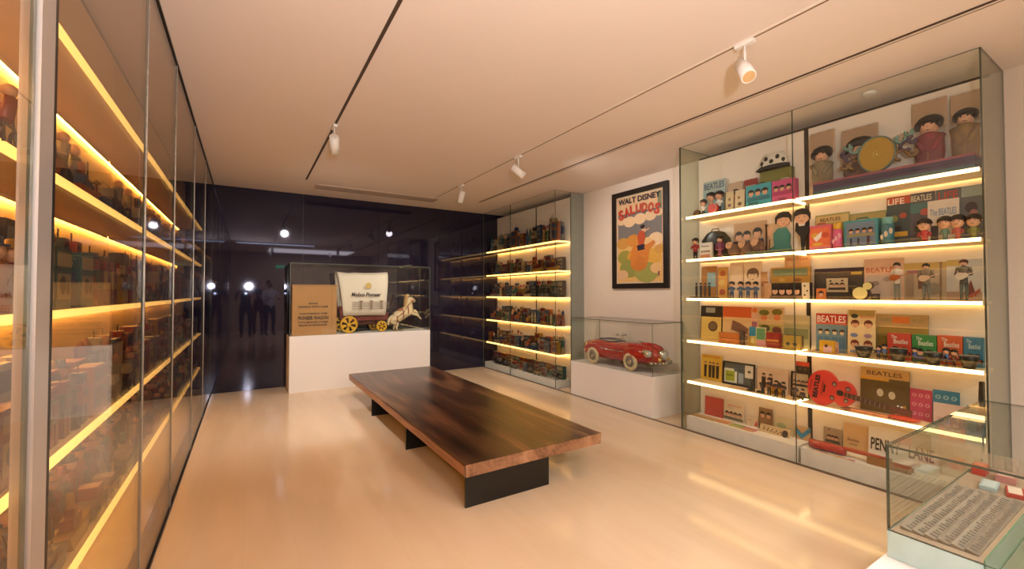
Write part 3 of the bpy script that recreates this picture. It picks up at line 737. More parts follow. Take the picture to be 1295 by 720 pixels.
def doll(label, x0, x1, yt, X, zs, suit, legs='#22252b', hair=HAIR, bighead=1.0, guitar=None, base=None, group=None, cat='doll', name='doll', skin=SKIN, seated=False):
    t, w_, h_ = at_right(name, label, cat, x0, x1, yt, X, zs, group)
    k = h_; hr = .085 * bighead * k; hz = k - hr * 1.1
    zt = hz - hr * .9; hip = zt * (.52 if not seated else .12)
    sw = min(w_ * .37, .16 * k)
    b = MB()
    b.loft([[(sw * a * math.cos(2 * PI * i / 10), sw * .55 * math.sin(2 * PI * i / 10), z) for i in range(10)] for a, z in ((.62, hip), (.60, hip + (zt - hip) * .35), (.85, hip + (zt - hip) * .75), (.95, zt - hr * .25), (.35, zt), (.28, zt + hr * .3))])
    for s_ in (-1, 1):
        b.cyl((s_ * sw * .92, 0, zt - hr * .3), (s_ * sw * 1.25, -.02 * k, (zt + hip) / 2), sw * .26, sw * .2, 8)
        b.cyl((s_ * sw * 1.25, -.02 * k, (zt + hip) / 2), (s_ * sw * .45, -.10 * k, hip + (zt - hip) * .45), sw * .2, sw * .15, 8)
    b.build('torso', mat(suit, .6), t)
    if not seated:
        l = MB()
        for s_ in (-1, 1):
            l.cyl((s_ * sw * .35, 0, hip * 1.03), (s_ * sw * .42, 0, .03 * k), sw * .33, sw * .24, 8)
            l.sph((s_ * sw * .45, -.02 * k, .02 * k), (sw * .26, .045 * k, .02 * k), 8, k=4)
        l.build('legs', mat(legs, .6), t)
    hd = MB().sph((0, 0, hz), (hr * .82, hr * .8, hr), 12, k=8).sph((0, -hr * .8, hz - hr * .1), hr * .13, 6, k=4).sph((-hr * .8, 0, hz), hr * .17, 6, k=4).sph((hr * .8, 0, hz), hr * .17, 6, k=4)
    hd = hd.build('head', mat(skin, .5), t)
    MB().sph((-hr * .3, -hr * .72, hz + hr * .05), hr * .09, 6, k=4).sph((hr * .3, -hr * .72, hz + hr * .05), hr * .09, 6, k=4).sph((0, -hr * .68, hz - hr * .45), (hr * .22, hr * .06, hr * .05), 6, k=4).build('features', mat('#2a1712', .5), hd)
    hm = MB().sph((0, hr * .15, hz + hr * .22), (hr * .98, hr * .92, hr * .92), 12, k=8).sph((0, -hr * .52, hz + hr * .58), (hr * .72, hr * .34, hr * .28), 10, k=6)
    hm.build('hair', mat(hair, .7), hd)
    for s_ in (-1, 1):
        MB().sph((s_ * sw * .42, -.11 * k, hip + (zt - hip) * .45), sw * .16, 6, k=5).build('hand', mat(skin, .5), t)
    if guitar:
        gz = hip + (zt - hip) * .4; gy = -.12 * k
        MB().cyl((-.03 * k, gy - .012, gz), (-.03 * k, gy + .008, gz), .085 * k, n=14).cyl((.05 * k, gy - .011, gz + .02 * k), (.05 * k, gy + .007, gz + .02 * k), .06 * k, n=14).tube([(.08 * k, gy - .004, gz + .03 * k), (.30 * k, gy - .004, gz + .12 * k)], .012 * k).build('guitar', mat(guitar, .3), t)
    if base: MB().cyl((0, 0, -.0005), (0, 0, .004), w_ * .45, n=16).build('base', mat(base, .5), t)
    return t
Z1, Z2, Z3, Z4, Z5 = [z + ZT + .0006 for z in SH]; Z0 = BASE + .0006
B, M_, F = 3.955, 3.88, 3.83
MOP = lambda asp, ys, xs, s, body=None: [q for x in xs for q in faces(asp, x, ys, s, body=body)]

# ---------- shelf 1, left section
t, w_, h_ = at_right('tin', 'small round decorated tin at the left end of the top shelf', 'tin', 873, 886, 262, M_, Z1)
MB().sph((0, 0, w_ * .5), (w_ * .5, w_ * .4, w_ * .5), 14, k=8).build('body', mat('#8d6f4f', .3, .5), t); MB().ring((0, 0, w_ * .5), w_ * .5, .003, 'z').build('rim', mat('#5a4533', .3, .6), t)
card('pale blue card with dark blue BEATLES letters behind four bobble dolls', 'card', 888, 916, 228, B, Z1, '#a9b9b4', [('t', 'BEATLES', .5, .86, .17, .9, '#2f4a6c'), ('r', .06, .05, .94, .7, '#8fb0b6')])
doll('bobble doll in white suit, leftmost before the pale blue card', 886, 893, 252, F, Z1, '#e8e4e0', bighead=2.6)
doll('taller bobble doll with big head left of centre, above the red drum', 895, 903, 243, M_, Z1, '#d9b9a0', bighead=2.4)
doll('bobble doll in white suit at right of the pale blue card', 905, 914, 241, M_, Z1, '#f0ede8', bighead=2.3)
t, w_, h_ = at_right('toy_drum', 'small red toy drum in front of the bobble dolls', 'toy drum', 896, 908, 259, F - .02, Z1)
MB().cyl((0, -.02, w_ * .5), (0, .02, w_ * .5), w_ * .5, n=18).build('shell', mat('#c22a18', .4), t); MB().ring((0, -.02, w_ * .5), w_ * .48, .003, 'y').build('hoop', CHROME, t)
card('cream wallet card with signature prints, left of its pair on top shelf', 'card', 917, 927, 242, F + .02, Z1, '#cdb890', [('e', .5, .3, .2, .2, '#6d5238'), ('e', .5, .6, .15, .2, '#8a6a48')])
card('cream wallet card with signature prints, beside the teal lunch box', 'card', 929, 941, 240, F + .02, Z1, '#d2bf9b', [('e', .5, .3, .22, .2, '#6d5238'), ('e', .4, .62, .15, .15, '#8a6a48')])
card('small picture sleeve with one dark-haired face behind the cream cards', 'record sleeve', 920, 938, 230, B, Z1, '#c7a88c', lambda a: faces(a, .5, .55, .36))
card('dark red booklet standing behind the teal lunch box', 'booklet', 940, 957, 226, B - .01, Z1, '#8f2f2a', [('r', .1, .1, .9, .4, '#c9b6a0'), ('t', 'THE BEATLES', .5, .75, .1, .8, '#e0cdb0')])
carton('teal vinyl lunch box with three printed faces on the top shelf', 'lunch box', 943, 975, 233, F, Z1, '#3f9fae', lambda a: MOP(a, .62, (.22, .5, .78), .12, '#2b6f80') + [('t', 'Beatles', .33, .18, .13, .4, '#1d2f38')], .08, 'lunch_box', handle='#2b2a2c')
carton('pink vinyl lunch box with three printed faces on the top shelf', 'lunch box', 976, 1004, 227, F, Z1, '#c0507e', lambda a: MOP(a, .62, (.2, .48, .78), .12, '#a33a68') + [('t', 'Beatles', .5, .15, .1, .3, '#5a1d38')], .08, 'lunch_box', handle='#e6d8cc')
ob = carton('olive green box standing behind the lunch boxes under the cap', 'box', 961, 1000, 214, 3.925, Z1, '#7d7a35', [], .07)
t, w_, h_ = at_right('cap', 'white and black printed cap resting on the olive box', 'cap', 959, 1001, 195, 3.925, onx(981, 214, 3.925).z + .003)
t.scale = (1, .5, 1)
MB().lathe([(w_ * .40, 0), (w_ * .42, .01), (w_ * .41, h_ * .35), (w_ * .36, h_ * .8), (w_ * .30, h_ * 1.05), (.001, h_ * 1.12)], n=20).build('crown', mat('#dad3c4', .8), t)
MB().lathe([(w_ * .415, 0), (w_ * .445, .004), (w_ * .445, h_ * .22), (w_ * .42, h_ * .24)], n=20).build('band', mat('#1c1a19', .7), t)
MB().prism([(-w_ * .52, .002), (-w_ * .3, .002), (-w_ * .3, .04), (-w_ * .47, .014)], -w_ * .3, w_ * .15).build('visor', mat('#1c1a19', .5), t)
for q in range(5):
    a = -PI / 2 + (q - 2) * .45
    MB().sph((w_ * .40 * math.cos(a), w_ * .40 * math.sin(a), h_ * (.45 + .25 * (q % 2))), (.018, .014, .02), 8, k=5).build('face_print', mat('#2c2623', .7), t)
# ---------- shelf 1, right section
t = thing('long_box', 'long purple and teal boxed toy lying along the top shelf', 'box', (3.80, (onx(1028, 230, 3.8).y + .745) / 2, Z1), -PI / 2)
lw = onx(1028, 230, 3.8).y - .745
MB().box(-lw / 2, 0, 0, lw / 2, .17, .085).build('body', mat('#3c2f4a', .5), t)
MB().box(-lw / 2 - .001, -.001, .0855, lw / 2 + .001, .171, .100).build('lid', mat('#8c4a52', .5), t)
MB().box(-lw / 2, -.0025, .01, lw / 2, -.0004, .03).build('stripe', mat('#35505a', .5), t)
lettering('THE BEATLES  YELLOW SUBMARINE', 0, .055, .014, lw * .55, '#2a2438', t, -.003)
ZL = Z1 + .1012
t, w_, h_ = at_right('ornament', 'gold oval ornament with scrolled dark wings on the long box', 'ornament', 1062, 1160, 172, F, ZL)
MB().prism([(w_ * .25 * math.cos(a), h_ * .5 + h_ * .5 * math.sin(a)) for a in [2 * PI * i / 28 for i in range(28)]], 0, .02).build('plaque', mat('#b08f35', .35, .4), t)
MB().ring((0, 0, 0), 1, .045, 'y', 28, 6).build('rim', mat('#6a8076', .4), t).scale = (w_ * .24, .3, h_ * .49)
t.children[-1].location = (0, 0, h_ * .5)
MB().ring((0, -.002, h_ * .5), .02, .004, 'y', 14, 4).sph((0, 0, h_ * .5), (.012, .006, .012), 8).build('relief', mat('#d2b25a', .3, .5), t)
for s_ in (-1, 1):
    for q, (px, pz, r, a0) in enumerate(((.30, .30, .13, 0), (.36, .52, .12, 1), (.30, .74, .10, 2), (.44, .30, .08, 3), (.44, .66, .08, 1.5), (.40, .86, .07, 2.5))):
        MB().ring((s_ * px * w_, .008, pz * h_ + .01), r * h_, .012, 'y', 12, 5, a0=a0, a1=a0 + 4.6, sq=1.3).build('scroll', mat(('#7b5a2c', '#43324c', '#6a8a80')[q % 3], .4), t)
def bagged(label, x0, x1, ytop, ydoll, suit, X=3.94, hair=HAIR):
    t, w_, h_ = at_right('bagged_doll', label, 'doll', x0, x1, ytop, X, ZL)
    hd = onx((x0 + x1) / 2, ydoll, X).z - ZL
    hr = min(w_ * .36, hd * .36); hz = hd - hr
    MB().loft([[(w_ * a * math.cos(2 * PI * i / 12), .035 * math.sin(2 * PI * i / 12), z) for i in range(12)] for a, z in ((.40, 0), (.45, (hz - hr) * .4), (.42, hz - hr * 1.0), (.16, hz - hr * .75))]).build('jacket', mat(suit, .7, 0, .35, 40), t)
    for s_ in (-1, 1): MB().cyl((s_ * w_ * .38, -.005, hz - hr * 1.15), (s_ * w_ * .12, -.036, (hz - hr) * .45), .022, .014, 8).build('sleeve', mat(suit, .7, 0, .5, 60), t)
    for q in range(4): MB().sph((0, -.038, .02 + q * .018), .004, 6, k=4).build('button', mat('#c9a24a', .4), t)
    h = MB().sph((0, 0, hz), (hr * .85, .035, hr), 14, k=8).sph((0, -.036, hz - hr * .1), .007, 6, k=4).build('head', mat(SKIN, .6), t)
    MB().sph((0, .006, hz + hr * .32), (hr * 1.18, .040, hr * .95), 14, k=8).sph((0, -.026, hz + hr * .66), (hr * .88, .022, hr * .34), 10, k=6).sph((-hr * .9, -.01, hz + hr * .1), (hr * .28, .03, hr * .5), 8, k=6).sph((hr * .9, -.01, hz + hr * .1), (hr * .28, .03, hr * .5), 8, k=6).build('hair', mat(hair, .8, 0, .2, 40), h)
    MB().sph((-hr * .3, -.033, hz + hr * .08), .005, 6, k=4).sph((hr * .3, -.033, hz + hr * .08), .005, 6, k=4).sph((0, -.031, hz - hr * .5), (.012, .004, .003), 6, k=4).build('features', mat('#2a1712', .5), h)
    bg = MB(); n = 8
    for sy in (-.048, .048):
        bg.add([(w_ * (-.5 + i / n), sy * (1 - .75 * j / n) + .003 * math.sin(i * 2.1 + j * 1.3), h_ * j / n) for j in range(n + 1) for i in range(n + 1)], [(j * (n + 1) + i, j * (n + 1) + i + 1, (j + 1) * (n + 1) + i + 1, (j + 1) * (n + 1) + i) for j in range(n) for i in range(n)], 0, True)
    bg.build('clear_bag', BAG, t)
    MB().box(-w_ * .5, .012, h_ * .55, w_ * .5, .014, h_ * .995).build('backing_card', mat('#bfa287', .7), t)
BAG = glass('plastic_bag', (.90, .88, .86), 1.5, .12)
bagged('bagged doll with olive jacket at the left end of the long box', 1024, 1055, 166, 187, '#8c7f60', M_ + .02)
bagged('bagged doll mostly hidden behind the gold oval ornament', 1064, 1110, 160, 176, '#7d5a50')
bagged('bagged doll in crimson jacket right of the ornament', 1153, 1197, 126, 148, '#8c3540')
bagged('bagged doll in tan jacket at the right end of the long box', 1201, 1241, 116, 139, '#8c6f45')
# ---------- shelf 2, left
doll('small figure in red jacket at left end of second shelf', 871, 885, 301, F, Z2, '#a02a2a', bighead=1.9)
carton('small white box with four tiny printed heads on second shelf', 'box', 885, 900, 307, F, Z2, '#d8cfc4', lambda a: MOP(a, .42, (.2, .4, .6, .8), .08) + [('r', .1, .05, .9, .25, '#b06a4a'), ('t', 'Beatles', .5, .78, .1, .6, '#3a3a46')], .03)
t, w_, h_ = at_right('instrument_case', 'black curved instrument case behind small figures on second shelf', 'case', 886, 926, 293, B - .03, Z2)
MB().loft([[(w_ * .5 * a * math.copysign(abs(math.cos(2 * PI * i / 14)) ** .6, math.cos(2 * PI * i / 14)), .04 * math.sin(2 * PI * i / 14), z * h_) for i in range(14)] for a, z in ((.98, 0), (1, .35), (.9, .7), (.55, .95), (.3, 1))]).build('shell', mat('#24261f', .35), t)
MB().tube([(-.05, -.01, h_ * .93), (-.03, -.01, h_ * 1.1), (.03, -.01, h_ * 1.1), (.05, -.01, h_ * .93)], .004).build('handle', mat('#2e2c22', .5), t)
MB().ring((0, 0, h_ * .45), w_ * .47, .004, 'z', 20, 4, sq=1).build('trim', mat('#6d7060', .4), t); t.children[-1].scale = (1, .18, 1)
doll('crouching figure in purple jacket before the black case', 901, 920, 298, F, Z2, '#7a3550', bighead=1.8, seated=True)
card('sepia photo card with three mop-haired heads on second shelf', 'photo card', 927, 968, 281, B, Z2, '#b99674', lambda a: MOP(a, .62, (.16, .42), .12, '#2a2f48') + MOP(a, .66, (.74,), .13, '#2a2f48'))
for (x0, x1, yt, lb) in ((920, 935, 308, 'brown reclining figure, leftmost of three along second shelf'), (936, 951, 306, 'brown reclining figure, middle of three along second shelf'), (952, 967, 303, 'brown reclining figure, rightmost of three along second shelf')):
    t, w_, h_ = at_right('figurine', lb, 'figurine', x0, x1, yt, F, Z2)
    MB().sph((0, 0, h_ * .5), (w_ * .5, .025, h_ * .5), 12, k=6).sph((w_ * .3, 0, h_ * .35), (w_ * .25, .03, h_ * .34), 10, k=6).build('body', mat('#6b4c3a', .7, 0, .3), t)
    MB().sph((-w_ * .3, -.005, h_ * .85), h_ * .3, 8, k=6).build('head', mat('#c79a7a', .6), t)
t, w_, h_ = at_right('stick', 'thin dark wooden stick upright beside the photo card', 'stick', 967, 971, 284, B, Z2)
MB().cyl((0, 0, 0), (0, 0, h_), .009, .007, 8).build('rod', mat('#4a2b1e', .6), t); MB().sph((0, 0, h_ * .97), .012, 8).build('knob', mat('#3a2018', .5), t)
card('cream backing card behind the large cut-out in green', 'card', 969, 992, 282, B, Z2, '#d6b78c', [('r', .1, .1, .2, .5, '#8a5a3c'), ('r', .4, .1, .5, .4, '#8a5a3c')])
def cutout(label, x0, x1, yt, X, zs, suit, lean):
    t, w_, h_ = at_right('cutout_figure', label, 'cut-out', x0, x1, yt, X, zs)
    ol = [(-.5, 0), (-.48, .08), (-.2, .2), (-.22, .5), (-.05, .62), (.25, .62), (.4, .45), (.38, .2), (.45, .05), (.45, 0)] if lean else [(-.05, 0), (-.12, .35), (-.45, .5), (-.4, .68), (.0, .72), (.4, .7), (.46, .45), (.2, .3), (.12, 0)]
    MB().prism([(x * w_, z * h_) for x, z in ol], 0, .008).build('coat', mat(suit, .5), t)
    hx = w_ * (.18 if lean else .02); hr = h_ * .19; hz = h_ * .80
    hd = MB().cyl((hx, -.008, hz), (hx, .006, hz), hr * .8, n=18).build('head', mat(SKIN, .5), t)
    MB().prism([(hx + hr * x, hz + hr * z) for x, z in ((-1, -.4), (-1, .4), (-.6, .95), (0, 1.08), (.65, .95), (1, .4), (1, -.5), (.8, -.1), (.6, .25), (-.1, .38), (-.75, .2), (-.85, -.4))], -.013, -.0085).build('hair', mat(HAIR, .5), hd)
    MB().cyl((hx - hr * .3, -.0095, hz), (hx - hr * .3, -.0082, hz), .004, n=8).cyl((hx + hr * .3, -.0095, hz), (hx + hr * .3, -.0082, hz), .004, n=8).box(hx - .01, -.0095, hz - hr * .5, hx + .01, -.0082, hz - hr * .44).build('features', mat('#3a1c14', .5), hd)
    if lean: MB().prism([(-w_ * .42, h_ * .46), (-w_ * .3, h_ * .46), (-w_ * .26, h_ * .66), (-w_ * .4, h_ * .68)], -.006, .002).build('hand', mat(SKIN, .5), t)
    else: MB().prism([(-.02, h_ * .6), (.02, h_ * .6), (.03, h_ * .70), (-.03, h_ * .70)], -.004, -.0005).build('shirt', mat('#e0d6c8', .5), t)
cutout('large cut-out of man in green suit with raised hand, second shelf', 968, 1003, 269, M_, Z2, '#3f7f76', True)
cutout('large cut-out of man in black suit at the cabinet joint', 1004, 1024, 264, M_ - .01, Z2, '#17151a', False)
t, w_, h_ = at_right('flat_case', 'flat dark green case lying before the green-suited cut-out', 'case', 945, 1002, 317, F - .02, Z2)
MB().box(-w_ / 2, -.02, 0, w_ / 2, .03, .018).build('body', mat('#31453f', .5), t); MB().box(-w_ / 2 - .001, -.021, .0185, w_ / 2 + .001, .031, .024).build('lid', mat('#3c564c', .5), t)
# ---------- shelf 2, right
card('olive green board game lid behind the pink lunch box', 'game box', 1030, 1073, 270, B, Z2, '#98955a', [('e', .35, .5, .13, .13, '#b23a32'), ('r', .02, .75, .98, .95, '#c9b27a'), ('t', 'BEATLES', .45, .85, .1, .6, '#6a4a3c')])
card('olive green board game lid behind the blue lunch box', 'game box', 1074, 1119, 268, B, Z2, '#8f9464', [('e', .75, .6, .14, .10, '#b2443a'), ('r', .02, .8, .98, .96, '#a9955e')])
carton('pink and orange metal lunch box on second shelf', 'lunch box', 1023, 1051, 285, M_, Z2, '#d8607c', lambda a: [('r', .05, .08, .95, .9, '#e0704a'), ('e', .3, .6, .2, .14, '#d9a43c'), ('p', [(.2, .5), (.6, .75), (.55, .5), (.35, .35)], '#e9dcd8'), ('e', .75, .6, .16, .14, '#c8503a'), ('e', .4, .25, .24, .08, '#e0b04a'), ('r', .05, .05, .95, .14, '#d87a94')], .07, 'lunch_box', handle='#c9504a')
def thermos(label, x0, x1, yt, a, b, c):
    t, w_, h_ = at_right('thermos_flask', label, 'flask', x0, x1, yt, M_, Z2)
    MB().cyl((0, 0, 0), (0, 0, h_ * .74), w_ * .48, n=18).build('body', mat(a, .35), t)
    MB().lathe([(w_ * .42, h_ * .74), (w_ * .42, h_ * .97), (w_ * .36, h_)], n=18).build('cup_lid', mat(b, .35), t)
    for q in range(3):
        an = -PI / 2 + (q - 1) * .75
        MB().sph((w_ * .47 * math.cos(an), w_ * .47 * math.sin(an), h_ * (.3 + .1 * q)), (.012, .012, .022), 8, k=5).build('printed_figure', mat(c, .5), t)
thermos('pink flask with yellow cup lid between the two lunch boxes', 1053, 1065, 282, '#d65c90', '#d9a63a', '#e0a0b0')
carton('blue metal lunch box with printed band picture on second shelf', 'lunch box', 1067, 1110, 278, M_, Z2, '#3f8f9c', lambda a: [('r', .07, .08, .93, .92, '#6d7f96')] + MOP(a, .6, (.22, .42, .62, .8), .075, '#8f8560') + [('r', .2, .1, .26, .35, '#333344'), ('r', .42, .1, .48, .35, '#333344'), ('r', .7, .1, .78, .4, '#4a3340')], .07, 'lunch_box', handle='#2f6f7c')
thermos('blue flask with pale printed figures right of the blue lunch box', 1114, 1131, 275, '#2f6f80', '#6fa6a4', '#cdbfae')
card('dark LIFE magazine with orange white masthead, left of three on second shelf', 'magazine', 1120, 1150, 248, B, Z2, '#3c4a50', [('r', 0, .84, 1, 1, '#b8503a'), ('t', 'LIFE', .4, .9, .12, .7, '#f0e0d0'), ('e', .3, .55, .2, .2, '#7c7a4a'), ('e', .7, .6, .16, .16, '#a04a40'), ('e', .5, .35, .15, .12, '#2a2430'), ('r', .1, .18, .9, .28, '#d0a23a')])
card('second dark magazine with pale masthead, middle of three on second shelf', 'magazine', 1150, 1181, 243, B, Z2, '#54505c', [('t', 'BEATLES', .45, .9, .12, .85, '#cfc3a8'), ('r', .0, .6, 1, .8, '#456e70'), ('e', .6, .62, .2, .2, '#a4504a'), ('r', .3, .3, .9, .45, '#d3a43c'), ('e', .3, .3, .15, .2, '#2c2a30')])
card('large LIFE magazine with red masthead, right of three on second shelf', 'magazine', 1182, 1243, 236, B, Z2, '#5c6268', [('t', 'LIFE', .27, .88, .15, .42, '#b5403a'), ('e', .75, .6, .13, .16, '#37323c'), ('e', .8, .5, .08, .1, '#a06a6a'), ('r', .55, .8, 1, 1, '#8c9896'), ('e', .55, .35, .14, .12, '#6a4f60')])
card('white booklet with blue lettering before the LIFE magazines', 'booklet', 1172, 1212, 252, B - .02, Z2, '#d3c6bc', [('t', 'The BEATLES', .5, .72, .16, .85, '#6f8fb0'), ('r', .1, .05, .35, .4, '#3a3a44'), ('r', .5, .0, .65, .35, '#2c2a30')])
for x0, x1, yt, su, lb in ((1160, 1178, 276, '#b23a38', 'bust with red jacket and yellow trim, second shelf'), (1188, 1201, 273, '#5a8274', 'bust in grey green jacket beside a wider pink one'), (1203, 1219, 271, '#b85a52', 'bust in pink jacket right of the grey green bust'), (1223, 1239, 270, '#7e8040', 'bust in olive jacket at right end of second shelf')):
    doll(lb, x0, x1, yt, F + .02, Z2, su, bighead=3.0, seated=True, cat='bust', name='bust')
# ---------- shelf 3, left
t, w_, h_ = at_right('figure_stage', 'tiny band figures on a black stage stand, third shelf', 'figurine set', 872, 906, 356, F, Z3)
MB().box(-w_ / 2, -.03, 0, w_ / 2, .03, .014).build('stage', mat('#1a1512', .4), t)
for q in range(4):
    x = -w_ * .28 + q * w_ * .17
    f_ = MB().cyl((x, 0, .014), (x, 0, h_ * .75), .010, .012, 8).sph((x, 0, h_ * .86), .011, 8).build('figure', mat(('#3a2e30', '#2c3440', '#4a3a34', '#30302c')[q], .5), t)
card('small card with a pale blue square behind the stage stand', 'card', 886, 905, 337, B, Z3, '#b07a42', [('r', .4, .35, .95, .8, '#8fb0b8')])
card('tall yellow and orange patterned card on third shelf', 'card', 907, 919, 338, B, Z3, '#cf9a4c', [('e', .5, .8, .3, .3, '#b8653a'), ('e', .4, .5, .3, .3, '#d8b468'), ('e', .5, .2, .3, .3, '#a8553a')])
card('pale sheet with pencil line portrait of one face, third shelf', 'drawing', 940, 962, 331, B, Z3, '#e0c3a2', lambda a: faces(a, .5, .62, .34, '#d8bb98', '#6d5442'))
card('plain pale sheet left of the pencil portrait', 'sheet', 922, 939, 332, B, Z3, '#d8b896', [('r', .1, .1, .9, .9, '#dfc4a6')])
for q, (x0, x1) in enumerate(((920, 931), (931, 942), (941, 951), (950, 961))):
    doll(('leftmost', 'second', 'third', 'rightmost')[q] + ' of four matching bobble dolls in blue suits, third shelf', x0, x1, 356, F, Z3, '#47607c', '#3d4a6a', bighead=1.9, base='#c79a5a', group='four bobble dolls in blue suits')
carton('long black and cream box printed with four faces, third shelf', 'box', 966, 1024, 358, M_, Z3, '#2a201b', lambda a: [('r', .0, .0, .18, 1, '#c99a72'), ('r', .84, .0, 1, 1, '#d9c6a8'), ('e', .9, .8, .02, .02, HAIR), ('e', .95, .5, .02, .02, HAIR), ('e', .9, .25, .02, .02, HAIR)] + MOP(a, .5, (.26, .42, .58, .74), .08, '#6a5040'), .05)
carton('yellow brown game box standing behind the long face box', 'game box', 975, 1024, 338, 3.935, Z3, '#b58438', [('r', .05, .72, .95, .95, '#6f7a5a'), ('e', .3, .6, .08, .05, '#c9a04a'), ('e', .7, .6, .1, .05, '#8c5a2c')], .03)
t, w_, h_ = at_right('ticket_fan', 'small fan of brown paper tickets left of the game box', 'tickets', 962, 976, 344, B, Z3)
for q in range(4): MB().box(-w_ / 2 + q * .006, q * -.006, 0, -w_ / 2 + q * .006 + w_ * .6, q * -.006 + .003, h_ * (1 - .18 * q)).build('ticket', mat(('#b98252', '#c99866', '#a86e44', '#d0a576')[q], .6), t)
card('narrow pale card with tall orange letters above the game box', 'card', 992, 1024, 324, B + .015, Z3, '#d2a070', [('t', 'BEATLES', .5, .93, .05, .85, '#b0603a'), ('r', .1, .1, .3, .9, '#d9b088')], lean=.02)
# ---------- shelf 3, right
card('dark wide picture with purple top edge on third shelf', 'picture', 1029, 1091, 339, B, Z3, '#3a342f', [('r', 0, .88, 1, 1, '#33202e'), ('r', .76, .78, .97, .86, '#b5953a'), ('e', .6, .5, .1, .1, '#5a5450')])
card('black and white group snapshot pinned before the dark picture', 'photograph', 1045, 1072, 352, B - .01, Z3 + .057, '#b9a585', lambda a: [('e', .2, .8, .06, .05, HAIR), ('e', .75, .82, .06, .05, HAIR)] + MOP(a, .5, (.25, .5, .75), .1, '#3a332e'), lean=0)
card('small orange card with a dark portrait at left of third shelf', 'card', 1032, 1044, 365, M_, Z3, '#c9713a', lambda a: faces(a, .5, .5, .28))
t, w_, h_ = at_right('toy_drum_kit', 'miniature drum kit with cream drum heads on third shelf', 'drum kit', 1072, 1112, 352, F + .01, Z3)
r = .048
d = MB().cyl((-.01, -.03, r), (-.01, .03, r), r, n=22).build('bass_drum', mat('#4a3530', .3), t); MB().cyl((-.01, -.032, r), (-.01, -.0302, r), r * .93, n=22).build('drum_head', mat('#dccb86', .5), d)
d = MB().cyl((.035, -.03, r * 2.1), (.035, .005, r * 2.15), .029, n=18).build('tom_drum', mat('#4a3530', .3), t); MB().cyl((.035, -.032, r * 2.1), (.035, -.0302, r * 2.1), .027, n=18).build('drum_head', mat('#dccb86', .5), d)
MB().cyl((.075, -.01, .0), (.075, -.01, .045), .026, n=16).build('floor_tom', mat('#3a2a2c', .3), t)
MB().cyl((-.062, 0, 0), (-.062, 0, .10), .003).cyl((-.062, 0, .10), (-.062, 0, .102), .035, n=16).build('cymbal', mat('#b9a26a', .2, .8), t)
card('pale pink poster card with orange BEATLES letters, third shelf', 'poster card', 1092, 1142, 327, B, Z3, '#cfa78e', [('t', 'BEATLES', .45, .73, .12, .8, '#b5532f'), ('r', .04, .05, .96, .6, '#b7a79c'), ('e', .3, .4, .1, .08, '#8f8078'), ('e', .6, .5, .12, .08, '#a0928a')])
card('street scene backdrop panel with brown posts behind the guitarists', 'backdrop', 1142, 1196, 332, B, Z3, '#a8957f', [('r', 0, .82, 1, 1, '#b99a58'), ('r', .05, .05, .25, .8, '#8d7c6a'), ('r', .35, .3, .5, .8, '#6e5048'), ('r', .1, .72, .5, .8, '#84505c'), ('r', .85, 0, .9, 1, '#7a6450'), ('e', .7, .3, .18, .2, '#8a8070')])
card('pale sky backdrop panel behind the rightmost guitarist', 'backdrop', 1196, 1241, 328, B, Z3, '#b9b5b4', [('r', 0, .0, 1, .22, '#a08470'), ('r', 0, .85, .4, 1, '#c0a25c'), ('p', [(.5, .15), (.7, .5), (.85, .1)], '#6d3a36'), ('p', [(.6, .1), (.95, .3), (.95, .2), (.7, .05)], '#a05540')])
doll('guitarist figure in grey, leftmost, right of the pink poster card', 1126, 1142, 332, F, Z3, '#c9beb2', '#6a6c60', guitar='#a9572c', base='#6a4a2c')
doll('guitarist figure in grey suit, middle of the three on third shelf', 1160, 1182, 333, F, Z3, '#6b6459', '#6a665c', guitar='#c9a98a', base='#6a4a2c')
doll('guitarist figure in dark grey suit, rightmost on third shelf', 1207, 1230, 328, F, Z3, '#4a4a48', '#55574f', hair='#4a1f1c', guitar='#cbbba6', base='#5a3a24')
# ---------- shelf 4, left
card('pale yellow record sleeve with round dark logo on fourth shelf', 'record sleeve', 886, 911, 401, B - .01, Z4, '#d8b75e', [('e', .6, .6, .24, .24, '#5c4530'), ('e', .6, .6, .17, .17, '#7a6045')])
card('dark framed label behind the yellow record sleeve', 'card', 885, 912, 387, B + .005, Z4, '#33281f', [('r', .25, .80, .68, .95, '#a8a298')])
card('orange red record sleeve with a cream lower half, fourth shelf', 'record sleeve', 913, 950, 388, B, Z4, '#d9b27a', [('r', 0, .7, 1, 1, '#d2602c'), ('p', [(.3, .35), (.35, .62), (.6, .55), (.9, .4), (.85, .25), (.5, .3)], '#7a5540')])
carton('orange brown box lying before the cream record sleeve', 'box', 909, 936, 421, F, Z4, '#b96a2c', [('r', .05, .4, .95, .5, '#a05522')], .05)
t, w_, h_ = at_right('mug', 'dark brown mug handle side on, fourth shelf', 'mug', 934, 945, 418, F, Z4)
MB().lathe([(.018, 0), (.022, .004), (.022, h_), (.019, h_)], (-.006, .0, 0), 14).build('cup', mat('#4a3020', .35), t); MB().ring((.016, 0, h_ * .5), .018, .005, 'y', 12, 6, a0=-PI / 2, a1=PI / 2).build('handle', mat('#4a3020', .35), t)
card('bright illustrated card with orange flower, fourth shelf', 'card', 949, 957, 388, B - .008, Z4, '#d8a88a', [('e', .5, .9, .4, .4, '#d9722a'), ('r', .1, .1, .9, .6, '#9c5a6c')])
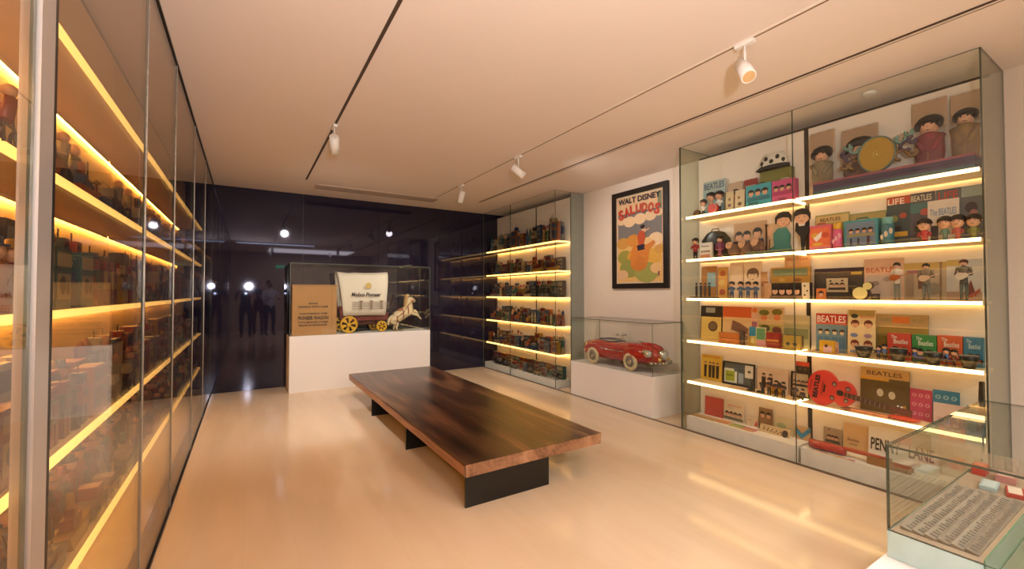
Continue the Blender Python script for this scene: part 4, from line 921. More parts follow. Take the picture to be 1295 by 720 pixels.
card('psychedelic green record sleeve with two haloed heads, fourth shelf', 'record sleeve', 957, 990, 389, B, Z4, '#c9a878', lambda a: [('e', .25, .86, .2, .12, '#6c6a26'), ('e', .75, .88, .2, .13, '#7a6c2a'), ('e', .25, .72, .13, .12, '#cf7a4a'), ('e', .75, .74, .13, .12, '#cf7a4a'), ('r', .05, .1, .95, .55, '#a99a4a'), ('e', .3, .45, .2, .14, '#4f4a28'), ('e', .75, .42, .18, .14, '#6b3a2c')])
card('colour block puzzle card in blue green and yellow, fourth shelf', 'puzzle', 947, 968, 414, M_, Z4, '#c9b98a', [('r', .0, .5, .4, 1, '#2f7f9c'), ('r', .45, .35, .95, .95, '#5f8a5c'), ('r', .0, .0, .4, .45, '#c9a83a'), ('r', .45, .0, 1, .3, '#c98a8a'), ('t', '8', .22, .25, .3, .2, '#e8dcb0')])
carton('red tin with an orange band beside the puzzle card', 'tin', 969, 985, 421, F + .02, Z4, '#8f2a22', [('r', .0, .4, 1, .55, '#c9803c')], .05, 'tin')
card('green and tan picture card with marching figures, fourth shelf', 'picture card', 989, 1023, 399, B, Z4, '#a89f72', lambda a: [('r', .0, .72, 1, 1, '#b9aa82'), ('r', .05, .3, .95, .6, '#7c7c50')] + [('p', [(x - .06, .05), (x - .05, .4), (x + .05, .4), (x + .06, .05)], c) for x, c in ((.2, '#2f3038'), (.38, '#5a4a34'), (.56, '#2c3440'), (.74, '#4c3a2a'))])
carton('small yellow picture box on the fourth shelf below the marching card', 'box', 990, 1012, 425, F, Z4, '#a88a3c', [('e', .3, .4, .12, .12, '#3a3c30'), ('e', .7, .4, .12, .12, '#3a3028')], .03)
# ---------- shelf 4, right
card('magazine with red band and white BEATLES letters, fourth shelf', 'magazine', 1031, 1070, 397, B, Z4, '#6f8a94', lambda a: [('r', 0, .72, 1, 1, '#b8261c'), ('t', 'BEATLES', .5, .86, .18, .92, '#f0e4dc')] + [q for x in (.15, .38, .62, .86) for q in ([('p', [(x - .1, .0), (x - .09, .4), (x + .09, .4), (x + .1, .0)], '#55788c')] + faces(a, x, .52, .085, '#d9c49a'))])
carton('small yellow card box with a pink picture, fourth shelf', 'box', 1036, 1054, 431, F, Z4, '#c99a24', [('r', .3, .1, .9, .6, '#c9a0a0'), ('e', .5, .6, .12, .12, '#4a2a2a')], .04)
card('small pinkish pack right of the yellow card box', 'pack', 1054, 1060, 433, F + .03, Z4, '#b98a7a', [('r', .1, .2, .9, .5, '#8a5a5a')])
card('tall cream sticker sheet with six small faces, fourth shelf', 'sticker sheet', 1071, 1106, 392, B - .035, Z4, '#d9bf8e', lambda a: [('r', .03, .86, .97, .99, '#a88a4a'), ('e', .25, .86, .14, .1, '#3c3a2a'), ('t', 'BEATLES', .7, .84, .04, .5, '#c94a3a')] + [q for y in (.68, .24) for x in (.27, .75) for q in faces(a, x, y, .15, '#cf9a7a', '#6a2f22')] + [('e', .25, .44, .14, .09, '#6f7c9c'), ('e', .75, .44, .14, .09, '#9c7c8c'), ('e', .25, .08, .16, .06, '#5f78a8'), ('e', .75, .08, .16, .06, '#7a86a8')])
card('wide tan record sleeve with orange block behind the sticker sheet', 'record sleeve', 1107, 1173, 398, B, Z4, '#7c6a30', [('r', 0, .7, 1, 1, '#b99a66'), ('r', .32, .8, .66, .95, '#d97a32'), ('t', 'THE BEATLES', .18, .87, .07, .26, '#8c8a6a'), ('t', 'STORY', .82, .87, .07, .26, '#9a8a5a'), ('r', 0, .55, 1, .68, '#8f7a3a'), ('r', .02, .02, .25, .5, '#6f6020')])
for x0, x1, yt, c, s_, nm in ((1122, 1152, 422, '#b8402f', '#e0d0c0', 'red'), (1153, 1184, 424, '#2f7a3e', '#d0d8c0', 'green'), (1185, 1217, 425, '#c2562f', '#e0cdb8', 'orange'), (1218, 1243, 427, '#2f6f8c', '#b8d0d0', 'blue')):
    carton(nm + ' model kit box with white script lettering behind the black bowls', 'model kit box', x0, x1, yt, M_ + .03, Z4, c, lambda a: [('t', 'The', .3, .87, .12, .25, s_), ('t', 'Beatles', .58, .70, .18, .6, s_), ('e', .8, .3, .2, .15, c)] + faces(a, .35, .36, .16, body='#3a4a8a') + faces(a, .72, .36, .14, body='#7a2a3a'), .045, 'model_kit_box')
for x0, x1, yt, lb in ((1081, 1104, 438, 'leftmost black bowl, below the sticker sheet'), (1124, 1148, 441, 'second black bowl, before the red kit box'), (1168, 1193, 446, 'third black bowl, before the green and orange kit boxes'), (1212, 1239, 450, 'rightmost and largest-looking black bowl, before the blue kit box')):
    t, w_, h_ = at_right('bowl', lb, 'bowl', x0, x1, yt, F - .005, Z4, 'black bowls on the fourth shelf')
    h_ = max(h_, .045); R = w_ / 2
    MB().lathe([(R * .55, 0), (R * .62, .004), (R * .9, h_ * .7), (R, h_), (R * .93, h_), (R * .82, h_ * .7), (R * .5, .012), (.001, .010)], n=22).build('bowl_body', mat('#16110f', .45), t)
    MB().ring((0, 0, h_ * .97), R * .93, .003, 'z', 22, 5).build('rim', mat('#b8aa96', .5), t)
    MB().lathe([(R * .80, h_ * .8), (.001, h_ * .82)], n=20).build('contents', mat('#c9bca8', .6), t)
    MB().ring((R * 1.0, 0, h_ * .6), .012, .004, 'y', 10, 5, a0=-PI / 2, a1=PI / 2).build('handle', mat('#16110f', .2), t)
for x0, x1, yt, su, lb in ((1107, 1115, 437, '#3a4a80', 'tiny blue figurine between first and second bowls'), (1115, 1122, 435, '#5f7cb8', 'tiny pale blue figurine left of the second bowl'), (1153, 1160, 439, '#3c4f9c', 'tiny blue figurine just right of second bowl'), (1193, 1200, 440, '#4f74a8', 'tiny blue figurine right of third bowl'), (1203, 1210, 442, '#7a4a3a', 'tiny brown figurine left of the rightmost bowl')):
    doll(lb, x0, x1, yt, F + .01, Z4, su, bighead=2.0, cat='figurine', name='figurine')
# ---------- shelf 5, left
def stand4(a): return [q for x in (.22, .45, .62, .82) for q in ([('p', [(x - .06, .12), (x - .07, .6), (x + .07, .6), (x + .06, .12)], '#2f261e')] + faces(a, x, .66, .055))]
card('yellow poster card of four standing men in dark suits, fifth shelf', 'poster card', 886, 912, 449, B, Z5, '#cfa83a', lambda a: [('t', 'BEATLES', .5, .92, .08, .8, '#b8602a')] + stand4(a))
card('dark framed collage with green and white pictures, fifth shelf', 'framed collage', 914, 954, 459, B - .01, Z5, '#5a5e58', lambda a: [('r', .03, .1, .45, .7, '#c9cfc6'), ('r', .08, .16, .38, .6, '#8f9a2a'), ('t', 'Beatles', .23, .42, .1, .22, '#3a4a1a'), ('r', .36, .6, .66, .92, '#4c5a68'), ('r', .5, .12, .66, .55, '#8c9aa4'), ('r', .70, .4, .95, .92, '#cfc6b6'), ('e', .83, .66, .05, .04, '#4a4a44')], frame='#241d16', name='framed_collage')
card('pale sheet with sketched musicians, fifth shelf centre', 'sheet', 957, 996, 466, B, Z5, '#d3b79c', lambda a: stand4(a)[:14] + [('p', [(.55, .1), (.7, .5), (.95, .3), (.9, .1)], '#4a4340')])
for x0, x1, yt, lb in ((944, 957, 480, 'dark curled boot, left one, before the framed collage'), (957, 968, 484, 'dark curled boot, right one, before the framed collage')):
    t, w_, h_ = at_right('boot', lb, 'boot', x0, x1, yt, F, Z5)
    MB().loft([[(x + .012 * math.cos(2 * PI * i / 10), .014 * math.sin(2 * PI * i / 10), z * 1.0) for i in range(10)] for x, z in ((.018, .0), (.014, h_ * .35), (.006, h_ * .7), (-.004, h_))]).build('shaft', mat('#2a231e', .4), t)
    MB().sph((-.012, -.002, .011), (.03, .014, .011), 10, k=6).build('foot', mat('#2a231e', .4), t); MB().box(-.04, -.015, -.0003, .03, .012, .003).build('sole', mat('#b8a48a', .6), t)
for q, (x0, x1, yt) in enumerate(((968, 977, 478), (977, 986, 481), (986, 995, 483))):
    doll(('left', 'middle', 'right')[q] + ' one of three small dark guitarist figurines, fifth shelf', x0, x1, yt, F, Z5, '#2c2a2c', bighead=1.5, guitar='#8a5a3a', cat='figurine', name='figurine')
t, w_, h_ = at_right('magazine', 'flat lying pale magazine at the front of fifth shelf', 'magazine', 921, 944, 484, F, Z5)
MB().box(-w_ / 2, -.03, 0, w_ / 2, .05, .005).build('pages', mat('#dcc6a6', .6), t); MB().box(-w_ / 2, -.03, .0052, w_ / 2, .05, .0062).build('cover', mat('#c9a37a', .5), t)
card('yellow sleeve lying upright low behind the small guitarists', 'record sleeve', 974, 990, 489, M_, Z5, '#cf9f2a', [('r', .1, .1, .9, .4, '#a8702a')])
card('dark framed photograph of four men beside the cabinet joint', 'framed photograph', 1000, 1024, 471, B - .01, Z5, '#b8a78a', lambda a: MOP(a, .6, (.2, .42, .64, .86), .09, '#2c2724'), frame='#2a221b', name='framed_photograph')
card('red and black card behind the small framed photograph', 'card', 1006, 1023, 458, B + .008, Z5, '#37302a', [('r', 0, .88, 1, 1, '#c2452a'), ('e', .3, .8, .12, .1, '#6a5444'), ('e', .7, .8, .12, .1, '#6a5444')], lean=.02)
doll('small dark figure with tan shirt before the framed photograph', 1000, 1010, 485, F, Z5, '#3a3d3e', bighead=1.5, cat='figurine', name='figurine')
doll('small dark crouching figure beside the red guitar body', 1010, 1020, 492, F, Z5, '#25211f', bighead=1.6, seated=True, cat='figurine', name='figurine')
# ---------- shelf 5, right: toy guitar leaning, albums, tickets
def guitar(label, cx, cy_, X, z, ang, L, red, rot_flat=False, txt=True):
    t = thing('toy_guitar', label, 'toy guitar', (X, cy_, z), -PI / 2)
    g_ = bpy.data.objects.new('g', None)
    # outline along +x (neck direction), centred on the lower bout
    R1, R2 = L * .215, L * .15
    ol = []
    for i in range(40):
        a = PI * .5 + PI * i / 39 if False else 2 * PI * i / 40
        ol.append(a)
    pts = []
    def hw(u):   # half width of body for u in 0..1
        lo = math.sqrt(max(0, 1 - ((u - .33) / .33) ** 2)) * R1 if u < .66 else 0
        up = math.sqrt(max(0, 1 - ((u - .76) / .24) ** 2)) * R2 if u > .52 else 0
        return max(lo, up, (R1 * .55 if .3 < u < .9 else 0) * (1 if u < .8 else math.sqrt(max(0, (1 - u) / .2))))
    BL = L * .50; us = [0, .01, .03, .07, .12, .18, .25, .33, .41, .48, .54, .6, .65, .7, .76, .83, .89, .94, .975, .99, 1]
    pts = [(u * BL - R1, hw(u)) for u in us] + [(u * BL - R1, -hw(u)) for u in reversed(us[1:-1])]
    c, s_ = math.cos(ang), math.sin(ang)
    R = lambda p: (p[0] * c - p[1] * s_, p[0] * s_ + p[1] * c)
    RM = mat(red, .3, 0, .05)
    lift = max(0, -min(R(p)[1] for p in pts + [(L - R1, -.03)]))
    def Q(ps): return [(R(p)[0], R(p)[1] + lift) for p in ps]
    MB().prism(Q(pts), 0, .03).build('body', RM, t)
    fl = MB().prism(Q([(p[0] * .97, p[1] * .95) for p in pts]), -.0015, -.0003).build('top_face', mat(red, .35, 0, .12, 9), t)
    hx = BL * .70 - R1
    hole = Q([(hx + L * .035 * math.cos(a), L * .035 * math.sin(a)) for a in [2 * PI * i / 18 for i in range(18)]])
    MB().prism(hole, -.0035, -.0016).build('sound_hole', mat('#1f1512', .5), t)
    nk = Q([(BL * .80 - R1, -.017), (L * .82 - R1, -.014), (L * .82 - R1, .014), (BL * .80 - R1, .017)])
    MB().prism(nk, -.012, .012).build('neck', mat('#4a2a20', .4), t)
    hdp = Q([(L * .82 - R1, -.014), (L * .86 - R1, -.026), (L - R1, -.022), (L - R1, .022), (L * .86 - R1, .026), (L * .82 - R1, .014)])
    MB().prism(hdp, -.008, .010).build('headstock', mat('#5a2a20', .4), t)
    fr = MB()
    for k in range(9):
        x = BL * .85 - R1 + k * (L * .82 - BL * .85) / 9
        fr.prism(Q([(x, -.016), (x + .002, -.016), (x + .002, .016), (x, .016)]), -.0135, -.0121)
    fr.build('frets', mat('#b0a898', .3, .7), t)
    pg = MB()
    for k in range(4): 
        q = Q([(L * (.88 + .03 * (k % 2) * 1) - R1, .03 if k < 2 else -.03)])[0]; pg.sph((q[0], 0, q[1]), .007, 8)
    pg.build('tuning_pegs', mat('#d8d0c4', .3), t)
    bx = .12 * BL - 0; br = Q([(BL * .36 - R1, -.03), (BL * .39 - R1, -.03), (BL * .39 - R1, .03), (BL * .36 - R1, .03)])
    MB().prism(br, -.006, -.0016).build('bridge', mat('#3a1d16', .4), t)
    for u, v in ((.56, .5), (.56, -.5), (.84, .45), (.84, -.45)):
        q = Q([(u * BL - R1, v * hw(u) * 1.1)])[0]
        f_ = MB().prism([(q[0] + .016 * math.cos(a), q[1] + .019 * math.sin(a)) for a in [2 * PI * i / 12 for i in range(12)]], -.0028, -.0016).build('printed_portrait', mat('#2a1d1c', .5), t)
        MB().prism([(q[0] + .010 * math.cos(a), q[1] - .003 + .012 * math.sin(a)) for a in [2 * PI * i / 12 for i in range(12)]], -.0036, -.0029).build('portrait_face', mat('#9a7a72', .5), f_)
    if txt:
        q = Q([(BL * .20 - R1, 0)])[0]
        lettering('BEATLES', q[0], q[1], .035, R1 * 1.35, '#2a1414', t, -.0035, rot=ang + PI / 2 * 1.0 + .0, bold=.05)
        q = Q([(BL * .33 - R1, 0)])[0]; lettering('NEW SOUND', q[0], q[1], .012, R1 * .8, '#5a1c18', t, -.0035, rot=ang + PI / 2)
        q = Q([(BL * .08 - R1, 0)])[0]; lettering('GUITAR', q[0], q[1], .012, R1 * .6, '#5a1c18', t, -.0035, rot=ang + PI / 2)
    return t
gy = onx(1022, 500, F).y - .62 * .215
gt = guitar('red toy guitar with BEATLES lettering and portraits, leaning on fifth shelf', 0, gy, F, Z5, -.16, .64, '#c93a30')
card('brown record sleeve with tan BEATLES band behind the guitar', 'record sleeve', 1087, 1149, 467, B, Z5, '#5d4c26', [('r', 0, .78, 1, 1, '#c79f62'), ('t', 'BEATLES', .5, .88, .1, .72, '#5c3f24'), ('e', .42, .45, .07, .1, '#c9bfa4'), ('e', .66, .42, .07, .1, '#c9bfa4'), ('p', [(.7, .1), (.93, .25), (.95, .1)], '#b98a34'), ('r', 0, .72, .6, .78, '#cf9a34')])
tk = lambda c1, c2: [('r', .04, .04, .96, .96, c1)] + [('e', .2 + .3 * i, .2 + .3 * j, .11, .11, c2) for i in range(3) for j in range(3)] + [('e', .2 + .3 * i, .2 + .3 * j, .05, .06, c1) for i in range(3) for j in range(3)]
card('pink sheet of round portraits on fifth shelf', 'sticker sheet', 1150, 1178, 493, B - .012, Z5, '#b8385a', tk('#b83f5f', '#d9929c'))
card('blue sheet of round portraits right of the pink one', 'sticker sheet', 1179, 1213, 495, B - .012, Z5, '#2f7fa8', tk('#2f7fa8', '#8fc0cc'))
card('pale sheet low behind the table case glass, fifth shelf', 'sheet', 1180, 1222, 512, M_, Z5, '#c2a9a0', [('r', .1, .3, .9, .4, '#b0908a')])
card('turquoise card at the right end of fifth shelf', 'card', 1222, 1241, 514, M_ + .02, Z5, '#4fa0a4', [('r', .1, .5, .9, .7, '#8fc0b8')])
t, w_, h_ = at_right('boot', 'black tall pointed boot at the right end of fifth shelf', 'boot', 1229, 1242, 482, F, Z5)
MB().prism([(-.035, 0), (.03, 0), (.03, h_), (.012, h_), (.0, .04), (-.035, .014)], -.02, .02).build('shaft', mat('#181414', .35), t); MB().box(-.036, -.021, -.0003, .031, .021, .004).build('sole', mat('#0e0c0c', .5), t)
t = thing('toy_guitar', 'thin orange red toy guitar lying along the front of fifth shelf', 'toy guitar', (F - .005, onx(1120, 522, F).y, Z5), -PI / 2)
MB().box(-.20, -.018, 0, .02, .012, .02).build('neck', mat('#c9805a', .5), t); MB().sph((.10, .0, .018), (.09, .022, .018), 14, k=6).build('body', mat('#c23a20', .35), t); MB().box(-.24, -.02, .002, -.20, .014, .018).build('headstock', mat('#8a4a30', .5), t)
t = thing('paper_stack', 'flat stack of brown papers under the leaning guitar neck', 'papers', (F + .035, onx(1085, 515, F).y, Z5), -PI / 2)
for q in range(4): MB().box(-.12 + q * .01, -.015 + q * .004, q * .0031, .13 - q * .012, .03 - q * .003, q * .0031 + .003).build('sheet', mat(('#8a6540', '#b08a5c', '#9a6a48', '#6a5a48')[q], .6), t)
# ---------- base level, left
card('plain salmon red square sleeve standing on the base, left', 'record sleeve', 891, 914, 503, B, Z0, '#b5483c', [('r', .04, .04, .96, .96, '#b84c40')])
card('white sleeve with red BEATLES word and four faces on the base', 'record sleeve', 915, 940, 511, B, Z0, '#d9c8ae', lambda a: [('t', 'BEATLES', .55, .86, .1, .65, '#c2452f'), ('t', 'THE', .3, .72, .05, .3, '#7a6a5a')] + MOP(a, .38, (.17, .39, .61, .83), .1, '#6a6a5a'))
card('sepia photo card of two faces standing on the base', 'photo card', 959, 976, 517, B, Z0, '#8c6a46', lambda a: MOP(a, .68, (.28, .74), .2) + [('r', .1, .12, .9, .25, '#3a2a1e')])
card('white letter sheet with a red figure left of the photo card', 'letter', 944, 958, 528, B, Z0, '#d6c0a4', [('p', [(.7, .1), (.9, .8), (1, .1)], '#b83a3a'), ('r', .1, .6, .5, .65, '#9a8a78')])
card('cream card printed with two rows of small heads on the base', 'card', 960, 998, 540, M_, Z0, '#c9ac7e', lambda a: [('e', .15 + .14 * i, .62 - .03 * i, .025, .025, HAIR) for i in range(5)] + [('e', .15 + .12 * i, .4 - .03 * i, .04, .02, '#5a4838') for i in range(6)] + [('e', .85, .4, .1, .12, '#3c3028'), ('r', .05, .8, .95, .84, '#8a6a48')], lean=.35)
card('pale green and white folded leaflet at back of the base', 'leaflet', 978, 1003, 528, B, Z0, '#c9bb98', [('e', .4, .5, .25, .15, '#a3ab80')])
t, w_, h_ = at_right('folded_card', 'blue folded zigzag card beside the cabinet joint on the base', 'card', 1006, 1024, 536, B - .02, Z0)
MB().prism([(-w_ / 2, h_ * .7), (-w_ * .1, h_ * .35), (w_ / 2, h_ * .85), (w_ / 2, h_ * .55), (-w_ * .1, h_ * .05), (-w_ / 2, h_ * .4)], 0, .01).build('zigzag', mat('#2f7aa0', .5), t)
MB().box(-w_ / 2, .011, 0, w_ / 2, .014, h_ * .8).build('card_back', mat('#c9a070', .5), t)
for x0, x1, dy, c, c2, lb in ((875, 905, 0, '#b39468', '#9a7c54', 'brown paper lying flat at the left end of the base'), (906, 921, .01, '#c98f62', '#b5774c', 'orange tinted paper flat on the base'), (923, 938, 0, '#7f9468', '#b3a23c', 'green paper with yellow edge flat on the base'), (939, 955, -.01, '#b0687a', '#c9a02c', 'pink paper with yellow edge flat on the base')):
    a = onx(x0, 540, F).y; b = onx(x1, 540, F).y
    t = thing('paper', lb, 'paper', (F + dy + .02, (a + b) / 2, Z0), -PI / 2); w_ = a - b
    MB().box(-w_ / 2, -.05, 0, w_ / 2, .045, .004).build('sheet', mat(c, .6), t); MB().box(-w_ / 2 + .004, -.048, .0042, w_ / 2 - .004, -.02, .0052).build('border', mat(c2, .6), t)
# ---------- base level, right
guitar2 = thing('toy_guitar', 'deep red toy guitar lying on the base below fifth shelf', 'toy guitar', (F, onx(1040, 568, F).y, Z0), -PI / 2)
MB().loft([[(x, .055 * a * math.cos(2 * PI * i / 16) * 1.0, .032 + .032 * math.sin(2 * PI * i / 16)) for i in range(16)] for x, a in ((-.09, .3), (-.08, .7), (-.05, .95), (0, 1), (.05, .85), (.09, .7), (.13, .75), (.155, .4))]).build('body', mat('#9c1c1c', .25, coat=.4), guitar2)
MB().box(.14, -.015, .045, .36, .015, .065).build('neck', mat('#a8402a', .4), guitar2); MB().box(.36, -.02, .040, .42, .02, .062).build('headstock', mat('#8a2a1e', .4), guitar2)
MB().box(.34, -.018, 0, .36, .018, .0445).build('prop', mat('#3a2418', .5), guitar2)
card('black and white group photograph standing on the base, right section', 'photograph', 1041, 1064, 542, B, Z0, '#a08c70', lambda a: [('e', .3, .9, .05, .04, HAIR)] + MOP(a, .5, (.3, .5, .72), .12, '#3c3430'))
card('tall cream card with small script on the base, right section', 'card', 1066, 1098, 538, B, Z0, '#d2ad7a', [('t', 'Beatles', .4, .45, .1, .45, '#7a5038'), ('e', .4, .3, .2, .04, '#a8886a')])
sg = card('white street sign reading PENNY LANE in black letters', 'street sign', 1097, 1186, 548, B - .04, Z0, '#e2ddd8', [], name='street_sign', lean=.12)
a = onx(1097, 560, B - .04).y; b = onx(1186, 560, B - .04).y
lettering('PENNY', -(a - b) * .24, (onx(1140, 548, B - .04).z - Z0) * .5, .085, (a - b) * .44, '#221f20', sg, -.002, bold=.02)
lettering('LANE', (a - b) * .27, (onx(1140, 548, B - .04).z - Z0) * .5, .085, (a - b) * .34, '#221f20', sg, -.002, bold=.02)
t = thing('box', 'flat brown cardboard box lying right of the red guitar on base', 'box', (F + .0, onx(1112, 585, F).y, Z0), -PI / 2)
MB().box(-.06, -.035, 0, .18, -.022, .055).box(-.06, .0275, 0, .18, .03, .03).build('body', mat('#8c6030', .7), t)
for x0, x1, c, lb in ((1032, 1050, '#b8846a', 'pinkish paper flat before the deep red guitar'), (1051, 1070, '#c08a3c', 'orange paper flat before the deep red guitar'), (1071, 1086, '#b0605a', 'red pink paper flat left of the cardboard box')):
    a = onx(x0, 580, F).y; b = onx(x1, 580, F).y; w_ = a - b
    t = thing('paper', lb, 'paper', (RG + .062, (a + b) / 2, Z0), -PI / 2)
    MB().box(-w_ / 2, -.018, 0, w_ / 2, .002, .003).build('sheet', mat(c, .6), t); MB().box(-w_ / 2 + .005, -.016, .0032, 0, -.004, .0042).build('print', mat('#d8c8a8', .6), t)

# ================================================================== NEAR TABLE CASE CONTENTS: folded newspapers running along x
zb = NB + .0036
for k in range(6):
    y0 = .455 + k * .037
    t = thing('newspaper', ('grey brown folded newspaper strip nearest the viewer in table case', 'second newspaper strip from the viewer in the table case', 'third newspaper strip from the viewer in the table case', 'fourth newspaper strip from the viewer in the table case', 'fifth newspaper strip from the viewer in the table case', 'farthest newspaper strip against the glass in the table case')[k], 'newspaper', (2.27, y0, zb), 0, 'folded newspapers in the table case')
    MB().add([(0, 0, 0), (.74, 0, 0), (.74, .036, 0), (0, .036, 0), (0, 0, .004), (.74, 0, .004), (.74, .036, .014), (0, .036, .014)], [(0, 3, 2, 1), (4, 5, 6, 7), (0, 1, 5, 4), (1, 2, 6, 5), (2, 3, 7, 6), (3, 0, 4, 7)]).build('folded_sheet', mat(('#7a6f62', '#8f8577', '#857a6c', '#958a7c', '#8f8576', '#928778')[k], .7, 0, .3, 18), t)
    pr = MB(); random.seed(40 + k)
    for q in range(26):
        xx = .02 + q * .027; a = .006 + .004 * random.random(); b = .020 + .010 * random.random()
        pr.add([(xx, a, .0045 + a * .278), (xx + .012 + .01 * random.random(), a, .0045 + a * .278), (xx + .016, b, .0045 + b * .278), (xx, b, .0045 + b * .278)], [(0, 1, 2, 3)])
    pr.build('newsprint', mat('#625a50', .7), t)
def tc_box(name, label, cat, x, y, w_, d, h, c, c2, rz):
    t = thing(name, label, cat, (x, y, zb), rz)
    MB().box(-w_ / 2, -d / 2, 0, w_ / 2, d / 2, h).build('body', mat(c, .5), t, .002)
    MB().box(-w_ / 2 + .008, -d / 2 + .008, h + .0002, w_ / 2 - .008, d / 2 - .008, h + .0014).build('label_panel', mat(c2, .6), t)
tc_box('box', 'red edged white packet lying at the far end of the table case', 'packet', 3.11, .50, .12, .06, .02, '#a83a34', '#d8c9b8', .2)
tc_box('box', 'pale blue flat packet beyond the newspapers in the table case', 'packet', 3.12, .585, .13, .06, .02, '#9fb3b8', '#b9c9c9', .1)
tc_box('box', 'bright red small tin at the far end of the table case', 'tin', 3.32, .655, .08, .05, .05, '#b8382a', '#d86a4a', 0)
tc_box('box', 'pink and cream carton beyond the packets in the table case', 'box', 3.30, .56, .1, .07, .035, '#b8807a', '#d8b8a8', .1)
t = thing('string_of_letters', 'row of pale letter cards along the back of the table case', 'letter cards', (3.50, .67, zb), -PI / 2)
for k in range(5): MB().box(-.01 + k * .044, 0, 0, .026 + k * .044, .004, .07).build('letter_card', mat('#c8b9a2', .6), t)

